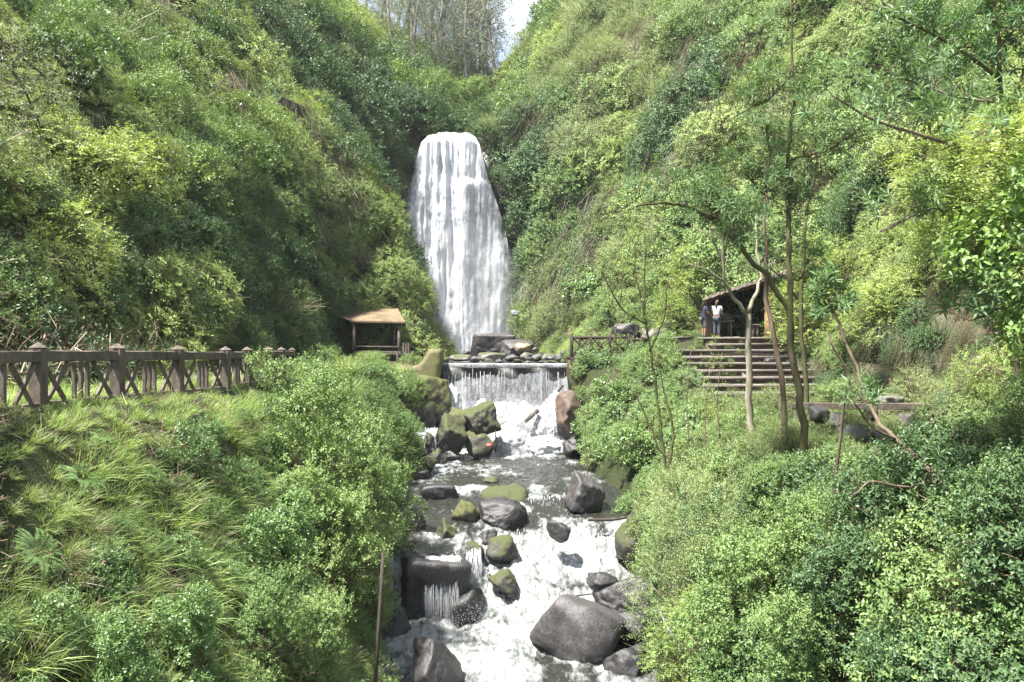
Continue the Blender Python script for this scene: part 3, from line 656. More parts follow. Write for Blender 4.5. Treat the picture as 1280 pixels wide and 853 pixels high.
Z_ = Z_+.035*fbm(np.stack([X_*1.5, Y_*3.4, X_*0+9], -1), 3, 37)+n_*(.05+.30*turb)+(np.abs(n2_)*.30-.08)*turb*.8+n3_*(.02+.03*turb)
# water piles up where the main current drops between the boulders
foam = np.clip(foam*.9+n_*.75*(foam > .1)+n2_*.25*(foam > .2), 0, 1)
m_ = len(xs); a = (np.arange(len(ys)-1)[:, None]*m_+np.arange(m_-1)[None]).reshape(-1)
t = NT('stream_water'); at = t.n('ShaderNodeAttribute', attribute_name='foam').outputs['Fac']
v = t.pos((1, .5, 1)); na = t.noise(v, 2.4, 6, .6, .9); nb = t.noise(t.pos((1, .3, 1)), 7, 4, .6, .6)
f = t.math('ADD', t.math('MULTIPLY', at, 1.25), t.math('MULTIPLY', t.math('SUBTRACT', t.math('ADD', t.math('MULTIPLY', na, .6), t.math('MULTIPLY', nb, .4)), .5), 2.1))
f = t.ramp(f, [(.30, 0), (.86, 1)])
dark = t.prin((.026, .027, .022), .08, .5, t.bump(t.math('ADD', t.noise(t.pos((1, .6, 1)), 5, 5, .6, .6), t.math('MULTIPLY', nb, .4)), .8, .12))
fc = t.mix(t.ramp(t.math('ADD', t.math('MULTIPLY', nb, .5), t.math('MULTIPLY', na, .5)), [(.4, 0), (.6, 1)]), (.13, .145, .13), (.38, .39, .385))
white = t.n('ShaderNodeBsdfPrincipled'); t.l(fc, white.inputs['Base Color']); white.inputs['Roughness'].default_value = .55; white.inputs['Subsurface Weight'].default_value = .0
t.l(t.bump(na, .9, .2), white.inputs['Normal'])
mxs = t.n('ShaderNodeMixShader'); t.l(f, mxs.inputs[0]); t.l(dark, mxs.inputs[1]); t.l(white.outputs[0], mxs.inputs[2]); WATER = t.done(mxs.outputs[0])
me = mesh_np('stream', np.stack([X_, Y_, Z_], -1).reshape(-1, 3), np.stack([a, a+1, a+m_+1, a+m_], -1), WATER, True); setattr_f(me, 'foam', foam)
add('stream', me, kind='structure', label='rushing stream with dark ripples and white foam')
# pool above the weir
xs = np.arange(-10.5, 3.4, .2); ys = np.arange(45.0, 72.2, .2); X_, Y_ = np.meshgrid(xs, ys); m_ = len(xs)
xl_, xr_ = chan(X_, Y_); X_ = np.clip(X_, xl_-.25, xr_+.25)
Z_ = -1.2+fbm(np.stack([X_*1.3, Y_*1.3, X_*0], -1), 3, 8)*.04; fo = np.clip(sstep(60, 68, Y_), .25, 1)
a = (np.arange(len(ys)-1)[:, None]*m_+np.arange(m_-1)[None]).reshape(-1)
me = mesh_np('pool', np.stack([X_, Y_, Z_], -1).reshape(-1, 3), np.stack([a, a+1, a+m_+1, a+m_], -1), WATER, True); setattr_f(me, 'foam', fo)
add('pool_water', me, kind='structure')

# falling water: sheets torn into streaks, denser where the attribute says so
def fall_mat(name, sz, fine, lo=.35, hi=.62, c1=(.62, .63, .66), c2=(.9, .91, .93)):
    t = NT(name); at = t.n('ShaderNodeAttribute', attribute_name='dens').outputs['Fac']
    n1 = t.noise(t.pos((1, 1, sz)), fine, 7, .68, .25); n2 = t.noise(t.pos((1, 1, sz*2.5)), fine*3.3, 5, .7)
    n3 = t.noise(t.pos((1, 1, .55)), fine*.7, 7, .72, .6)
    s = t.math('ADD', t.math('MULTIPLY', n1, .35), t.math('ADD', t.math('MULTIPLY', n2, .22), t.math('MULTIPLY', n3, .43)))
    f = t.math('ADD', s, t.math('MULTIPLY', t.math('SUBTRACT', at, .5), .55)); f = t.ramp(f, [(lo, 0), (hi, 1)])
    col = t.mix(t.ramp(s, [(.4, 0), (.6, 1)]), c1, c2)
    w = t.prin(col, .6, .3, t.bump(s, .5, .2)); tr = t.n('ShaderNodeBsdfTransparent'); tl = t.n('ShaderNodeBsdfTranslucent'); t.l(col, tl.inputs[0])
    m1 = t.n('ShaderNodeMixShader', i_0=.3); t.l(w, m1.inputs[1]); t.l(tl.outputs[0], m1.inputs[2])
    m2 = t.n('ShaderNodeMixShader'); t.l(f, m2.inputs[0]); t.l(tr.outputs[0], m2.inputs[1]); t.l(m1.outputs[0], m2.inputs[2]); return t.done(m2.outputs[0])
FALL = fall_mat('waterfall_water', .11, 2.2, .22, .66, (.52, .53, .57), (.85, .86, .88))
def edges(v):   # v 0 at the lip, 1 at the foot: left and right edge of the fall
    return np.interp(v, [0, .04, .1, .2, .35, 1], [-6.85, -7.15, -7.45, -7.9, -8.5, -8.9]), np.interp(v, [0, .05, .2, .3, .45, .6, 1], [-2.95, -2.6, -1.9, -1.25, -.45, 0, .15])
def main_fall(seed, off, lo_d, name, par=None, **k):
    nu, nv = 150, 260; U, Vv = np.meshgrid(np.linspace(0, 1, nu), np.linspace(0, 1, nv)); L_, R_ = edges(Vv)
    x = L_+(R_-L_)*U; z = 16.95-Vv*18.4+(.12*fbm(np.stack([U*6, U*0, U*0], -1), 3, 5)-.38*np.abs(2*U-1)**3)*(1-Vv)
    y = 72.4-1.4*sstep(0, .06, Vv)-1.5*np.sqrt(Vv)*1.0-off
    y -= (fbm(np.stack([x*1.1, x*0+seed, z*.09], -1), 4, seed))*.75+fbm(np.stack([x*3.2, x*0+seed, z*.2], -1), 3, seed+5)*.28
    y -= fbm(np.stack([x*1.5, x*0+seed, z*.8], -1), 4, seed+9)*.2
    y -= sstep(12.9, 12.2, z)*np.exp(-((x+3.1)/1.1)**2)*.5*sstep(6, 12, z)
    ed = np.minimum(U, 1-U)
    d = .93+.14*fbm(np.stack([x*.5, x*0, z*.3], -1), 3, seed)-.55*(1-sstep(0, .16, ed))*sstep(.03, .2, Vv)
    d -= .36*np.exp(-((x+2.9+(Vv-.4)*-1.2)/.95)**2)*sstep(.2, .3, Vv)*(1-sstep(.8, .97, Vv))
    d -= .22*np.exp(-((x+1.3)/1.0)**2)*sstep(.25, .4, Vv)
    d -= .38*np.exp(-((x+3.7)/.4)**2)*(1-sstep(.02, .14, Vv)); d += .25*np.exp(-((x+5.4)/1.)**2)
    d += .3*sstep(.86, 1, Vv)
    me = mesh_np(name, np.stack([x, y, z], -1).reshape(-1, 3), (lambda a: np.stack([a, a+nu, a+nu+1, a+1], -1))((np.arange(nv-1)[:, None]*nu+np.arange(nu-1)[None]).reshape(-1)), FALL, True)
    setattr_f(me, 'dens', d-lo_d); return add(name, me, par, **k)
wf = main_fall(3, 0, .0, 'waterfall', kind='structure', label='tall white waterfall dropping between green cliffs')
main_fall(9, .5, .18, 'front_veil', wf); main_fall(15, 1.0, .36, 'outer_veil', wf)

# droplets and torn foam
WH = NT('foam_white'); WH = WH.done(WH.prin((.36, .37, .38), .5, .4))
OCT = np.array([[1,0,0],[-1,0,0],[0,1,0],[0,-1,0],[0,0,1],[0,0,-1]], float); OF = np.array([[0,2,4],[2,1,4],[1,3,4],[3,0,4],[2,0,5],[1,2,5],[3,1,5],[0,3,5]])
def drops(p, r, stretch=None):
    n = len(p); s = np.ones((n, 3))*np.asarray(r)[:, None]
    if stretch is not None: s[:, 2] *= stretch
    V = (p[:, None]+OCT[None]*s[:, None]).reshape(-1, 3); T = (np.arange(n)[:, None, None]*6+OF[None]).reshape(-1, 3); return V, T
def streams(p0, vel, T_, r, rng, seg=7):
    """threads of falling water: thin ribbons along a thrown path"""
    n = len(p0); V = []; g = np.array([0, 0, -9.8]); w = norm(np.cross(vel+np.array([0, 0, -2.]), np.array([0, 1, .2])))
    for k in range(seg+1):
        t = (T_*k/seg)[:, None]; c = p0+vel*t+.5*g*t*t+rng.normal(size=(n, 3))*.012*k/seg
        ww = (r*(1.3*math.sin(math.pi*(.25+.72*k/seg)))*rng.uniform(.5, 1.3, n))[:, None]; V += [c-w*ww, c+w*ww]
    V = np.stack(V, 1).reshape(-1, 3); b = (np.arange(n)*(2*seg+2))[:, None]
    return V, np.concatenate([b+np.array([2*k, 2*k+1, 2*k+3, 2*k+2]) for k in range(seg)], 1).reshape(-1, 4)
rw = np.random.default_rng(77)
# ---- weir sheet
WEIR = fall_mat('weir_water', .2, 7.5, .2, .8, (.34, .35, .38), (.74, .76, .78))
nu, nv = 160, 90; U, Vv = np.meshgrid(np.linspace(0, 1, nu), np.linspace(0, 1, nv))
x = -3.62+U*(6.5-.0*Vv); yy = 45.25-np.interp(Vv, [0, .06, .3, 1], [0, .35, .62, 1.25]); z = np.interp(Vv, [0, .06, .1, 1], [-1.15, -1.17, -1.35, -5.2])+0*U
yy = yy-fbm(np.stack([x*2, x*0, z*.2], -1), 4, 12)*.12
d = .42+.65*sstep(.35, .8, Vv+fbm(np.stack([x*.8, x*0, x*0], -1), 3, 2)*.25)+.5*(1-sstep(.02, .07, Vv))
d = d+.45*np.exp(-((x+2.9-Vv*.4)/.45)**2)*sstep(.1, .4, Vv)+.15*np.exp(-((x-2.4)/.5)**2)-.12*np.exp(-((x-.2)/1.2)**2)*(1-sstep(.4, .6, Vv))
a = (np.arange(nv-1)[:, None]*nu+np.arange(nu-1)[None]).reshape(-1)
me = mesh_np('weir_fall', np.stack([x, yy, z], -1).reshape(-1, 3), np.stack([a, a+nu, a+nu+1, a+1], -1), WEIR, True); setattr_f(me, 'dens', d)
add('weir_fall', me, kind='structure', label='thin curtain of water pouring over the weir')
# ---- splash heaps below the weir: torn foam
def heap(seed, c, s, sub=5, amp=.35):
    bm = bmesh.new(); bmesh.ops.create_icosphere(bm, subdivisions=sub, radius=1); V = np.array([v.co[:] for v in bm.verts]); T = np.array([[v.index for v in f.verts] for f in bm.faces]); bm.free()
    V = V*(1+amp*fbm(V*2.2+seed, 4, seed)[:, None]+amp*.6*np.abs(fbm(V*6+seed, 3, seed)[:, None])); return V*np.array(s)+np.array(c), T
parts = [heap(1, (-.6,43.,-4.6), (1.3,.8,1.5)), heap(2, (.6,42.8,-4.6), (1.2,.8,1.45)), heap(3, (-.1,42.4,-5.), (1.6,.9,1.)), heap(4, (1.9,42.6,-4.3), (1.1,.8,1.1)), heap(5, (2.2,43.3,-3.6), (.7,.6,1.)), heap(6, (-1.4,43.4,-4.2), (.7,.6,1.2)), heap(7, (1.7,41.4,-5.1), (1.,.9,.6)), heap(8, (-3.1, 43.6, -3.6), (.6,.5,1.4))]
t = NT('splash_foam'); n1 = t.noise(t.pos(), 5, 6, .7)
w = t.prin(t.mix(n1, (.32, .33, .34), (.6, .61, .62)), .6, .2, t.bump(n1, .9, .15)); tr = t.n('ShaderNodeBsdfTransparent')
lw = t.n('ShaderNodeLayerWeight', i_Blend=.35); f = t.math('ADD', t.math('MULTIPLY', lw.outputs['Facing'], 1.1), t.math('MULTIPLY', n1, .6)); f = t.ramp(f, [(.75, 0), (1.1, 1)])
mm = t.n('ShaderNodeMixShader'); t.l(f, mm.inputs[0]); t.l(w, mm.inputs[1]); t.l(tr.outputs[0], mm.inputs[2]); SPL = t.done(mm.outputs[0])
V, T, _ = join([(a_, b_, 0) for a_, b_ in parts])
add('splash_foam', mesh_np('splash_foam', V, T, SPL, True), kind='stuff', label='boiling white splash foam below the weir')
# ---- spray drops and falling threads
parts = []
def burst(c, s, n, v=2.0, r=(.008, .03)):
    p = np.array(c)+rw.normal(size=(n, 3))*np.array(s); tt = rw.uniform(0, .5, n)[:, None]; vel = rw.normal(size=(n, 3))*np.array([.5, .4, .35])*v+np.array([0, -.3, 1.1*v]); p = p+vel*tt-4.9*tt*tt*UP
    V, T = drops(p, rw.uniform(*r, n)*rw.uniform(.3, .8, n)); parts.append((V, T, 0))
burst((0,42.6,-4.2), (1.4,.5,.5), 5000, 2.6, (.012,.04)); burst((1.9,42.,-4.4), (.8,.5,.5), 2200, 2.2, (.01,.035)); burst((-1.2,43.,-3.9), (.7,.4,.5), 1500, 2, (.01,.035))
burst((1.8,26.6,-6.45), (.8,.5,.12), 1800, .9, (.006,.018)); burst((.9,25.4,-6.8), (.8,.6,.12), 1500, 1., (.006,.018)); burst((-2.4,24.2,-7.8), (.7,.25,.1), 1500, 1., (.005,.016)); burst((-.7,24.,-7.4), (.8,.7,.15), 2000, 1.1, (.006,.018)); burst((.5,22.3,-7.85), (1.3,1.2,.08), 1200, .7, (.005,.015))
burst((-3.6,37.6,-4.8), (.45,.6,.3), 900, .9, (.01,.025)); burst((-4.,70.,-1), (3.2,1.,.8), 2500, 3.2, (.02,.07))
V, T, _ = join(parts); add('spray_drops', mesh_np('spray_drops', V, T, WH), kind='stuff', label='fine white drops thrown up by the falls')
Vs, Qs, n0 = [], [], 0
def curtain(x0, x1, y0, z0, drop, n, vy=-.9, r=.012, yj=.05, dy=0.):
    global n0
    x = rw.uniform(x0, x1, n); tt = np.sqrt(2*np.maximum(.05, drop*rw.uniform(.25, 1.1, n))/9.8)
    p = np.stack([x, y0+dy*(x-x0)+rw.normal(size=n)*yj, z0+rw.normal(size=n)*.03], 1); vel = np.stack([rw.normal(size=n)*.08, vy*rw.uniform(.7, 1.2, n), -.1+0*x], 1)
    V, Q = streams(p, vel, tt, np.full(n, r), rw); Vs.append(V); Qs.append(Q+n0); n0 += len(V)
curtain(-2.4,-1.45,24.45,-6.02,1.75,330,-.75,.0055,.04,.15); curtain(-3.65,-3.35,24.8,-6.1,1.6,120,-.5,.012); curtain(-1.3,-.9,25.6,-6.1,1.0,40,-.9,.008,.3)
curtain(.15,3.2,27.9,-6.0,.6,120,-1.,.006,.5); curtain(.2,1.9,30.9,-5.42,.35,70,-.6,.007,.3)
curtain(1.2,2.9,42.6,-3.9,1.5,420,-1.,.018,.25); curtain(-3.6,2.8,45.0,-1.3,2.4,40,-1.1,.009,.05); curtain(-4.3,-3.3,38.6,-3.9,.9,160,-1.,.014,.5)
V = np.concatenate(Vs); Q = np.concatenate(Qs)
add('water_threads', mesh_np('water_threads', V, Q, WH, True), kind='stuff', label='thin white threads of falling water over rock edges')
# ------------------------------------------------------------------ built things
def wood_mat(name, c1, c2, rough=.8, moss=0.):
    t = NT(name); v = t.pos((1, 1, 1)); n1 = t.noise(t.pos((1.5, 1.5, .6)), 6, 7, .7, 1.); n2 = t.noise(v, 1.2, 4)
    col = t.mix(t.ramp(t.math('ADD', t.math('MULTIPLY', n1, .6), t.math('MULTIPLY', n2, .4)), [(.38, 0), (.62, 1)]), c1, c2)
    if moss: col = t.mix(t.ramp(t.noise(v, 2.2, 5, .65), [(.52-.1*moss, 0), (.66, moss)]), col, (.12, .14, .035))
    return t.done(t.prin(col, rough, .25, t.bump(n1, .7, .02)))
WOOD = wood_mat('wood_weathered', (.07, .055, .045), (.20, .165, .135))
WOODE = wood_mat('wood_step_edge', (.07, .06, .05), (.165, .145, .125))
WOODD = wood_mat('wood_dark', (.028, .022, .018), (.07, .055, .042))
WOODL = wood_mat('wood_warm_log', (.22, .12, .06), (.42, .27, .15))
CONC = wood_mat('concrete_weathered', (.065, .052, .043), (.20, .165, .14), .9, .12)
CONCM = wood_mat('concrete_mossy', (.12, .10, .06), (.24, .21, .13), .9, .8)
THATCH = wood_mat('roof_cane', (.11, .08, .05), (.25, .19, .12), .85)
SHING = wood_mat('roof_shingle', (.16, .12, .10), (.36, .29, .25), .85)
EARTH = wood_mat('packed_earth', (.11, .095, .08), (.23, .205, .18), .95)

# ---- left fence
root = empty('fence', (-8.4, 15.6, -1.2), label='long weathered balustrade with X braces and capped posts on the left bank', cat='fence')
def bld(mb, name, mat, parent, base=None):
    base = parent.matrix_world.translation if base is None else base
    return mb.build(name, mat, parent)
def kid(mb, name, mat, parent, top, smooth=False):
    """mesh written in world metres, hung under `parent`; top is the thing's origin"""
    mb.v = [v-np.array(top) for v in mb.v]; return mb.build(name, mat, parent, smooth)
FP = [(-8.05, 9.9, -.1), (-8.2, 12.7, -.13), (-8.4, 15.6, -.15), (-8.16, 18.2, -.18), (-7.94, 20.9, -.23), (-7.62, 23.4, -.27), (-7.95, 26.4, -.3), (-8.3, 30., -.32), (-8.78, 33.5, -.36), (-9.25, 37, -.4)]
o = (-8.4, 15.6, -1.2)
for i, (x, y, zt) in enumerate(FP):
    m = MB(); m.bar((x, y, zt-1.35), (x, y, zt+.0), .24, .24, (0, 1, 0), .08, .004); pst = kid(m, 'post', CONC, root, o)
    m = MB(); m.tube([(x, y, zt-.01), (x, y, zt+.03), (x, y, zt+.035), (x, y, zt+.13)], [.13, .17, .17, .01], 4); kid(m, 'cap', CONC, pst, o)
for (a, b) in zip(FP[:-1], FP[1:]):
    A = Vector(a); Bv = Vector(b); d = (Bv-A).normalized(); A2 = A+d*.13; B2 = Bv-d*.13; L = (B2-A2).length
    q = lambda f, dz: A2.lerp(B2, f)+Vector((0, 0, dz))
    m = MB(); m.bar(q(0, -.12), q(1, -.12), .18, .2, bev=.1, jit=.008, seg=6); kid(m, 'rail', CONC, root, o)
    m = MB(); m.bar(q(0, -1.), q(1, -1.), .16, .13, bev=.1, jit=.005, seg=4); kid(m, 'bottom_rail', CONC, root, o)
    for f0, f1 in ((.03, .30), (.70, .97)):
        for (u, w_, s) in ((f0, f1, .02), (f1, f0, -.02)):
            nrm = Vector((-d.y, d.x, 0))*s; m = MB(); m.bar(q(u, -.25)+nrm*1.6, q(w_, -.93)+nrm*1.6, .055, .085, (0, 0, 1), .1, .003, 3); kid(m, 'brace', CONC, root, o)
    for f in (.41, .5, .59):
        m = MB(); m.bar(q(f, -.24), q(f, -.94), .07, .085, (0, 1, 0), .1, .003, 3); kid(m, 'baluster', CONC, root, o)
m = MB(); m.bar((-7.78, 21.2, -1.45), (-7.6, 23.2, -1.5), .4, .35, bev=.1, jit=.02, seg=4); m.build('kerb_stone', CONC, label='pale concrete kerb under the last near bay of the fence', cat='kerb')
# path behind the fence
def strip(name, pts, w, mat, dz=.03, **k):
    V = []; 
    for i, (x, y) in enumerate(pts):
        p0 = Vector(pts[max(i-1, 0)]); p1 = Vector(pts[min(i+1, len(pts)-1)]); n = (p1-p0).normalized(); n = Vector((-n.y, n.x))
        for s in np.linspace(-1, 1, 9): a = x+n.x*s*w/2; b = y+n.y*s*w/2; V.append((a, b, H1(a, b)+dz+.02*math.sin(a*7+b*3)))
    Q = [(i*9+j, i*9+j+1, (i+1)*9+j+1, (i+1)*9+j) for i in range(len(pts)-1) for j in range(8)]
    return add(name, mesh_np(name, V, np.array(Q), mat, True), **k)
strip('path', [(-10+.3*math.sin(y*.3), y) for y in np.arange(10, 31, .5)], 1.6, EARTH, .04, kind='structure')

# ---- left shelter
o = (-8.0, 51.5, -1.1); sh = empty('shelter', o, label='small open shelter with tan cane roof beside the left wing wall', cat='shelter')
FL, FR, BL, BR = Vector((-9.15, 49.9, 1.16)), Vector((-6.05, 49.9, 1.08)), Vector((-10.4, 53.4, 1.95)), Vector((-6.9, 53.4, 1.95))
nc = 60; V = []
for i in range(nc+1):
    u = i/nc; a = FL.lerp(FR, u); b = BL.lerp(BR, u); r = .035*math.sin(i*math.pi) if False else (.04 if i % 2 else 0)
    for k in range(9):
        c = a.lerp(b, k/8); V.append(tuple(c+Vector((0, 0, r+random.uniform(-.008, .008)-(.03*random.random() if k == 0 else 0)))))
Q = [(i*9+k, (i+1)*9+k, (i+1)*9+k+1, i*9+k+1) for i in range(nc) for k in range(8)]
V2 = [(x, y, z-.09) for x, y, z in V]; n = len(V); Q2 = [tuple(reversed([q+n for q in f])) for f in Q]
edge = [(i*9, i*9+n, (i+1)*9+n, (i+1)*9) for i in range(nc)]+[(nc*9+k, nc*9+k+n, nc*9+k+1+n, nc*9+k+1) for k in range(8)]+[(k+1, k+1+n, k+n, k) for k in range(8)]
ro = add('roof', mesh_np('roof', np.array(V+V2)-np.array(o), np.array(Q+Q2+edge), THATCH), sh)
hip = MB(); W0 = Vector((-10.6, 51.0, 1.62)); hip.quad(tuple(FL), tuple(W0), tuple(BL), tuple(FL.lerp(BL, .98))); hip.bar(FL+Vector((0,0,.02)), W0, .1, .08); kid(hip, 'hip_panel', THATCH, sh, o)
for (x, y, zt) in ((-9.0, 50.1, 1.12), (-6.45, 50.1, 1.06), (-10.2, 52.9, 1.8), (-7.1, 52.9, 1.8), (-10.3, 51.1, 1.5)):
    m = MB(); m.tube([(x, y, -1.2), (x+.02, y, 0), (x, y, zt)], [.1, .09, .085], 8, jit=.08); kid(m, 'post', WOOD, sh, o, True)
m = MB(); m.bar((-9.15, 50.05, 1.02), (-6.1, 50.05, .95), .1, .12); kid(m, 'beam', WOODD, sh, o)
m = MB(); m.bar((-8.9, 50.0, -.62), (-6.3, 50.0, -.66), .1, .14); m.bar((-8.9, 50.0, -.3), (-6.5, 50.0, -.33), .07, .07); kid(m, 'railing', WOOD, sh, o)
m = MB()
for k in range(16): m.bar((-10.3+k*.22, 53.2, -1.1), (-10.3+k*.22, 53.2, 1.7), .2, .04, (0, 1, 0), .1, .01)
kid(m, 'back_wall', WOODD, sh, o)
m = MB(); m.bar((-9.6, 52.2, -.65), (-7.4, 52.2, -.65), .5, .08); m.bar((-9.3, 52.2, -1.1), (-9.3, 52.2, -.69), .1, .3); m.bar((-7.7, 52.2, -1.1), (-7.7, 52.2, -.69), .1, .3); m.build('bench', WOODD, label='plain dark bench inside the small cane roofed shelter', cat='bench')
o = (-6.0, 49.6, -1.1); gt = empty('gate', o, label='short slatted gate post group at the right of the small shelter', cat='gate')
for k, x in enumerate((-6.12, -5.98, -5.84)):
    m = MB(); m.bar((x, 49.6, -1.25), (x, 49.6, -.1), .09, .09, (0, 1, 0), .1, .004); kid(m, 'picket', WOOD, gt, o)
m = MB(); m.bar((-6.2, 49.66, -.4), (-5.76, 49.66, -.4), .05, .09); kid(m, 'crossbar', WOOD, gt, o)
o = (-7.2, 47.6, -1.2); rl = empty('railing', o, label='dark low wooden railing in front of the small shelter', cat='railing')
for x in (-8.2, -7.2, -6.2, -5.4):
    m = MB(); m.tube([(x, 47.6, -2.), (x, 47.6, -.55)], .07, 7, jit=.1); kid(m, 'post', WOODD, rl, o, True)
for z in (-.75, -1.2):
    m = MB(); m.tube([(-8.4, 47.6, z), (-6.8, 47.62, z+.02), (-5.3, 47.6, z-.02)], .055, 7, jit=.1); kid(m, 'rail', WOODD, rl, o, True)

# ---- weir walls
def prism(name, poly, y0, y1, mat, seed=0, amp=.04, sub=5, **k):
    """outline in x,z pushed through y, chamfered and roughened"""
    bm = bmesh.new(); a = [bm.verts.new((x, y0, z)) for x, z in poly]; f = bm.faces.new(a)
    r = bmesh.ops.extrude_face_region(bm, geom=[f]); bmesh.ops.translate(bm, verts=[v for v in r['geom'] if isinstance(v, bmesh.types.BMVert)], vec=(0, y1-y0, 0))
    bmesh.ops.recalc_face_normals(bm, faces=bm.faces); bmesh.ops.bevel(bm, geom=list(bm.edges), offset=.05, segments=2, affect='EDGES')
    bmesh.ops.triangulate(bm, faces=bm.faces)
    for _ in range(3):
        lg = [e for e in bm.edges if e.calc_length() > .35]
        if lg: bmesh.ops.subdivide_edges(bm, edges=lg, cuts=1); bmesh.ops.triangulate(bm, faces=[f for f in bm.faces if len(f.verts) > 3])
    co = np.array([v.co[:] for v in bm.verts]); dn = fbm(co*1.7+seed, 4, seed)*amp*1.6+fbm(co*7, 3, seed+3)*amp*.5
    bm.normal_update()
    for v, q in zip(bm.verts, dn): v.co += v.normal*q
    me = bpy.data.meshes.new(name); bm.to_mesh(me); bm.free(); me.materials.append(mat)
    for p in me.polygons: p.use_smooth = True
    return add(name, me, **k)
prism('wing_wall', [(-5.7, -2.3), (-5.62, -1.2), (-4.75, -1.22), (-4.15, -.42), (-3.52, -.38), (-3.55, -1.2), (-3.7, -2.3)], 44.2, 45.6, CONCM, 3, label='mossy concrete wing wall stepping up at the left end of the weir', cat='wall')
prism('weir_wall', [(-3.9, -6), (-3.9, -1.3), (3.1, -1.3), (3.1, -6)], 44.72, 45.4, wood_mat('concrete_wet', (.03, .03, .03), (.10, .10, .10), .35, .2), 5, label='wet dark weir wall behind the curtain of water', cat='weir')
prism('abutment', [(2.82, -4.4), (2.8, -.95), (4.3, -.9), (4.5, -4.5)], 44.2, 46.9, wood_mat('stone_dark_mossy', (.035, .03, .02), (.10, .085, .055), .9, .55), 7, .07, label='dark mossy stone abutment under the log railing', cat='abutment')
prism('apron', [(2.2, -3.95), (2.9, -2.9), (3.0, -2.8), (3.35, -3.2), (3.3, -4.1), (2.3, -4.15), (1.3, -3.95), (1.3, -3.85)], 42.0, 44.6, wood_mat('concrete_pale', (.2, .18, .16), (.36, .33, .3), .7, .1), 9, .02, label='curved pale concrete lip at the right foot of the weir', cat='apron')

# ---- dark log railing on the bridge head
def xrail(name, A, Bp, h, nb, mat, label, cat='railing', r=.055, top=.0, low=.12, **k):
    A = Vector(A); Bp = Vector(Bp); o = tuple((A+Bp)/2); root = empty(name, o, label=label, cat=cat, **k)
    for i in range(nb+1):
        p = A.lerp(Bp, i/nb); m = MB(); m.tube([p-Vector((0, 0, .5)), p+Vector((0, 0, h*.5)), p+Vector((0, 0, h+.12))], [r*1.6, r*1.5, r*1.35], 8, jit=.08); kid(m, 'post', mat, root, o, True)
    for z in (h-.08, low):
        m = MB(); m.tube([A.lerp(Bp, t_)+Vector((0, 0, z+random.uniform(-.01, .01))) for t_ in (0, .25, .5, .75, 1)], r*1.2, 8, jit=.06); kid(m, 'rail', mat, root, o, True)
    for i in range(nb):
        p, q = A.lerp(Bp, (i+.06)/nb), A.lerp(Bp, (i+.94)/nb)
        for a, b in ((low, h-.1), (h-.1, low)):
            m = MB(); m.tube([p+Vector((0, -.03 if a < b else .03, a)), q+Vector((0, -.03 if a < b else .03, b))], r*.75, 6, jit=.08); kid(m, 'brace', mat, root, o, True)
    return root
xrail('railing', (3.05, 45.0, -.8), (6.0, 45.3, -.78), 1.05, 3, WOODD, 'dark log railing with X braces above the right end of the weir')
xrail('railing', (3.6, 47.0, -.8), (6.8, 47.0, -.6), 1.0, 3, WOODD, 'second dark log railing behind the one above the weir')
xrail('railing', (6.2, 45.0, -.75), (7.3, 40.2, -.75), .9, 4, WOODD, 'crooked dark railing running from the weir bridge to the stair foot', r=.05)
m = MB()
for k in range(16): m.bar((2.95+k*.22, 44.7, -.84), (2.95+k*.22, 47.4, -.82), .2, .07, bev=.1, jit=.006)
m.bar((2.9, 44.72, -.95), (6.4, 44.72, -.93), .16, .14); m.build('bridge_deck', WOODD, label='plank deck between the two dark log railings', cat='deck')
# picket railing beside stairs
o = (7.8, 37, -1.5); pk = empty('picket_railing', o, label='ragged row of short split pickets down the left side of the steps', cat='railing')
a, b = Vector((7.25, 40.0, -.95)), Vector((8.35, 33.6, -2.75)); 
for i in range(26):
    p = a.lerp(b, i/25); m = MB(); l_ = random.uniform(.45, .75); m.bar(p-Vector((0, 0, .3)), p+Vector((random.uniform(-.06, .06), random.uniform(-.05, .05), l_)), .09, .05, (0, 1, 0), .1, .01); kid(m, 'picket', WOOD, pk, o)
m = MB(); m.tube([a+Vector((0, 0, .4)), a.lerp(b, .5)+Vector((0, 0, .42)), b+Vector((0, 0, .4))], .05, 7, jit=.1); kid(m, 'rail', WOOD, pk, o, True)

# ---- terrace and stairs
V = []; xs_ = np.linspace(6.9, 14.9, 40); ys_ = np.linspace(39.55, 46.0, 26)
for y in ys_:
    for x in xs_: V.append((x, y, .17+.02*math.sin(x*3+y)+.015*math.sin(x*11-y*7)))
Q = [(j*40+i, j*40+i+1, (j+1)*40+i+1, (j+1)*40+i) for j in range(25) for i in range(39)]
add('terrace_ground', mesh_np('terrace', V, np.array(Q), EARTH, True), kind='structure')
o = (10.3, 36.7, -1.); st = empty('stairs', o, label='wide worn earth steps with log edges climbing to the open shelter', cat='stairs')
ns = 9
for k in range(ns):
    y0 = 39.6-k*.66; z = .17-(k)*.268; xl_ = 7.0+k*.09+(1.5 if k < 2 else 0); xr_ = 12.75-.03*k
    m = MB(); m.bar((xl_, y0+.02, z-.17), (xr_, y0+.02, z-.17), .95, .34, bev=.05, jit=.012, seg=14); sp = kid(m, 'step', EARTH, st, o)
    m = MB(); dz_ = random.uniform(-.03, .03); m.tube([(xl_+random.uniform(-.3, .2), y0-.5, z-.06+dz_), (xl_*.6+xr_*.4, y0-.5+random.uniform(-.05, .05), z-.05), (xr_, y0-.5, z-.055-dz_)], .05, 7, jit=.2); kid(m, 'log_edge', WOODE, sp, o, True)
    m = MB(); m.bar((xl_+.02, y0-.47, z-.2), (xr_, y0-.47, z-.2), .06, .2, bev=.1, jit=.01, seg=8); kid(m, 'riser', WOODD, sp, o)
B(918,462,944,490,36.,ROCKL,81,'pale round rock lying on the middle steps',1.,.2,0,4)
